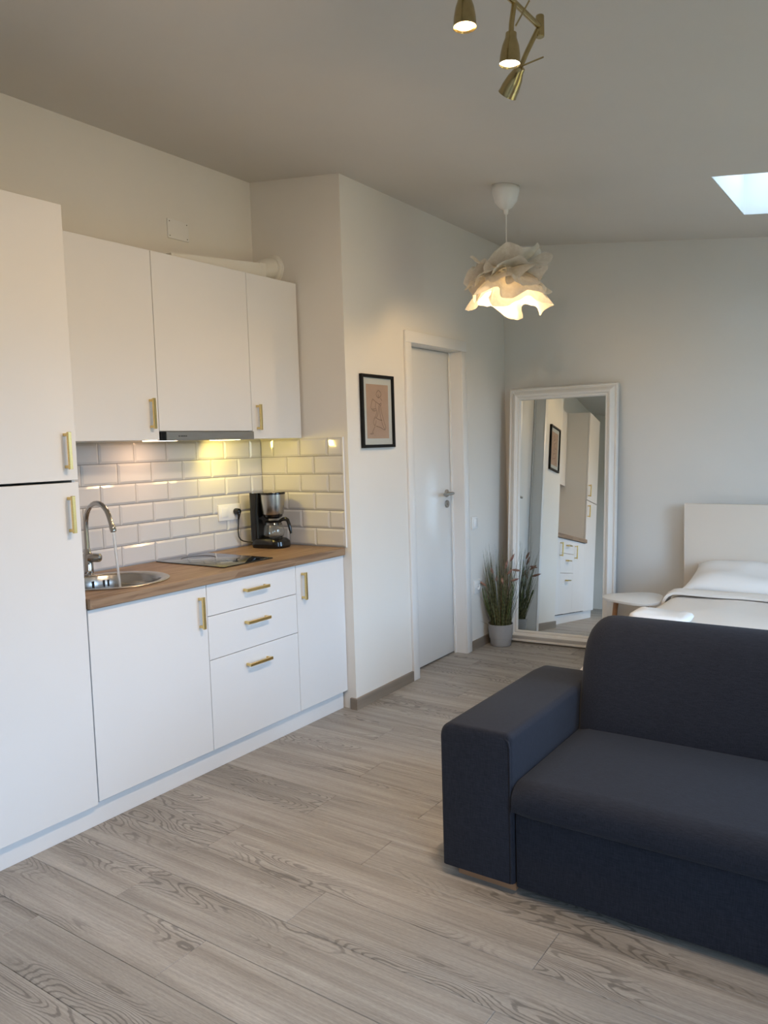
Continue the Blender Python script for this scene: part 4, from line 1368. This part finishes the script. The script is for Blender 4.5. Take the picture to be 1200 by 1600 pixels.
d = bpy.data.lights.new('pendant_glow', 'POINT'); d.energy = 7.0; d.color = (1.0, 0.66, 0.32); d.shadow_soft_size = .036
o = bpy.data.objects.new('pendant_glow', d); C.objects.link(o); o.location = (PC.x, PC.y, zc - .60)

# ================================================================== SPOTLIGHT BAR
BZ = 2.565
T = Thing('spotlight_bar', (2.292, -1.75, ceil_z(2.292)), 'antique brass ceiling bar with lit bell-shaped spotlights', 'spotlight')
bm = BM(); tube(bm, [(2.303, -1.275, BZ), (2.282, -2.22, BZ)], .0075, 14)
T.add('bar', bm, M['brass_dark'], world=True)
bm = BM(); lathe(bm, [(0, 0), (.055, 0), (.055, -.020), (.050, -.026), (0, -.026)], 32, Matrix.Translation((2.292, -1.75, ceil_z(2.292) + .006)))
T.add('ceiling_rose', bm, M['brass_dark'], world=True)
bm = BM(); tube(bm, [(2.292, -1.75, ceil_z(2.292) - .018), (2.292, -1.75, BZ)], .008, 12)
T.add('stem', bm, M['brass_dark'], world=True)
for x, y in ((2.303, -1.275), (2.282, -2.22)):
    bm = BM(); lathe(bm, [(0, -.028), (.0105, -.028), (.0115, -.026), (.0115, .026), (.0105, .028), (0, .028)], 18, Matrix.Translation((x, y, BZ + .002)))
    T.add('end_joint', bm, M['brass_dark'], world=True)
BELL = [(r * .80, z * .76) for r, z in [(0, .0), (.010, .0), (.0175, -.004), (.0185, -.020), (.0195, -.022), (.027, -.045), (.0320, -.075), (.0330, -.098), (.0345, -.1035), (.0330, -.1040), (.0305, -.098)]]
def spot(top, axis, arm_pts, lit, rod=None):
    # bell hanging from its top along axis
    mt = align(top, -Vector(axis))
    bm = BM(); lathe(bm, BELL, 32, mt)
    s = T.add('spot_shade', bm, M['brass_dark'], world=True)
    bm = BM(); lathe(bm, [(.0246, -.0730), (.0216, -.0749), (0, -.0760)], 28, mt)
    T.add('spot_lens', bm, M[lit], parent=s, world=True)
    bm = BM(); tube(bm, arm_pts, .0068, 12)
    T.add('spot_arm', bm, M['brass_dark'], world=True)
    if rod:
        bm = BM(); tube(bm, rod, .0022, 8)
        T.add('lever_rod', bm, M['brass_dark'], parent=s, world=True)
    c = mt @ Vector((0, 0, -.080))
    return c, Vector(axis).normalized()
lamps = []
a1 = Vector((.0, -.03, -1)); t1 = Vector((2.295, -1.688, 2.480))
lamps.append((*spot(t1, a1, [(2.293, -1.70, BZ), t1 - a1 * .02, t1 + a1 * .004], 'glow_warm', [(2.325, -1.70, 2.56), (2.30, -1.69, 2.50)]), (1.0, .63, .34), 40))
a2 = Vector((-.06, -.02, -1)); t2 = Vector((2.300, -1.452, 2.484))
lamps.append((*spot(t2, a2, [(2.300, -1.43, BZ), t2 - a2 * .02, t2 + a2 * .004], 'glow_white', [(2.336, -1.419, 2.562), (2.306, -1.438, 2.502)]), (1.0, .84, .66), 44))
a3 = Vector((-.62, .28, -.62)); t3 = Vector((2.262, -1.312, 2.462))
lamps.append((*spot(t3, a3, [(2.300, -1.285, BZ - .010), (2.275, -1.30, 2.50), t3 + a3 * .004], 'glow_white', [(2.333, -1.326, 2.460), t3 + Vector((.004, 0, 0))]), (1.0, .72, .46), 58))
a4 = Vector((-.86, .05, -.50)); t4 = Vector((2.270, -2.0, 2.515))
lamps.append((*spot(t4, a4, [(2.287, -2.0, BZ), (2.287, -2.0, 2.530), t4 + a4 * .004], 'glow_warm'), (1.0, .68, .41), 24))
for c, ax, col, e in lamps:
    d = bpy.data.lights.new('spot_lamp', 'SPOT'); d.energy = e; d.color = col; d.spot_size = math.radians(150); d.spot_blend = 1.0; d.shadow_soft_size = .025
    o = bpy.data.objects.new('spot_lamp', d); C.objects.link(o)
    o.matrix_world = align(c + ax * .006, -ax)
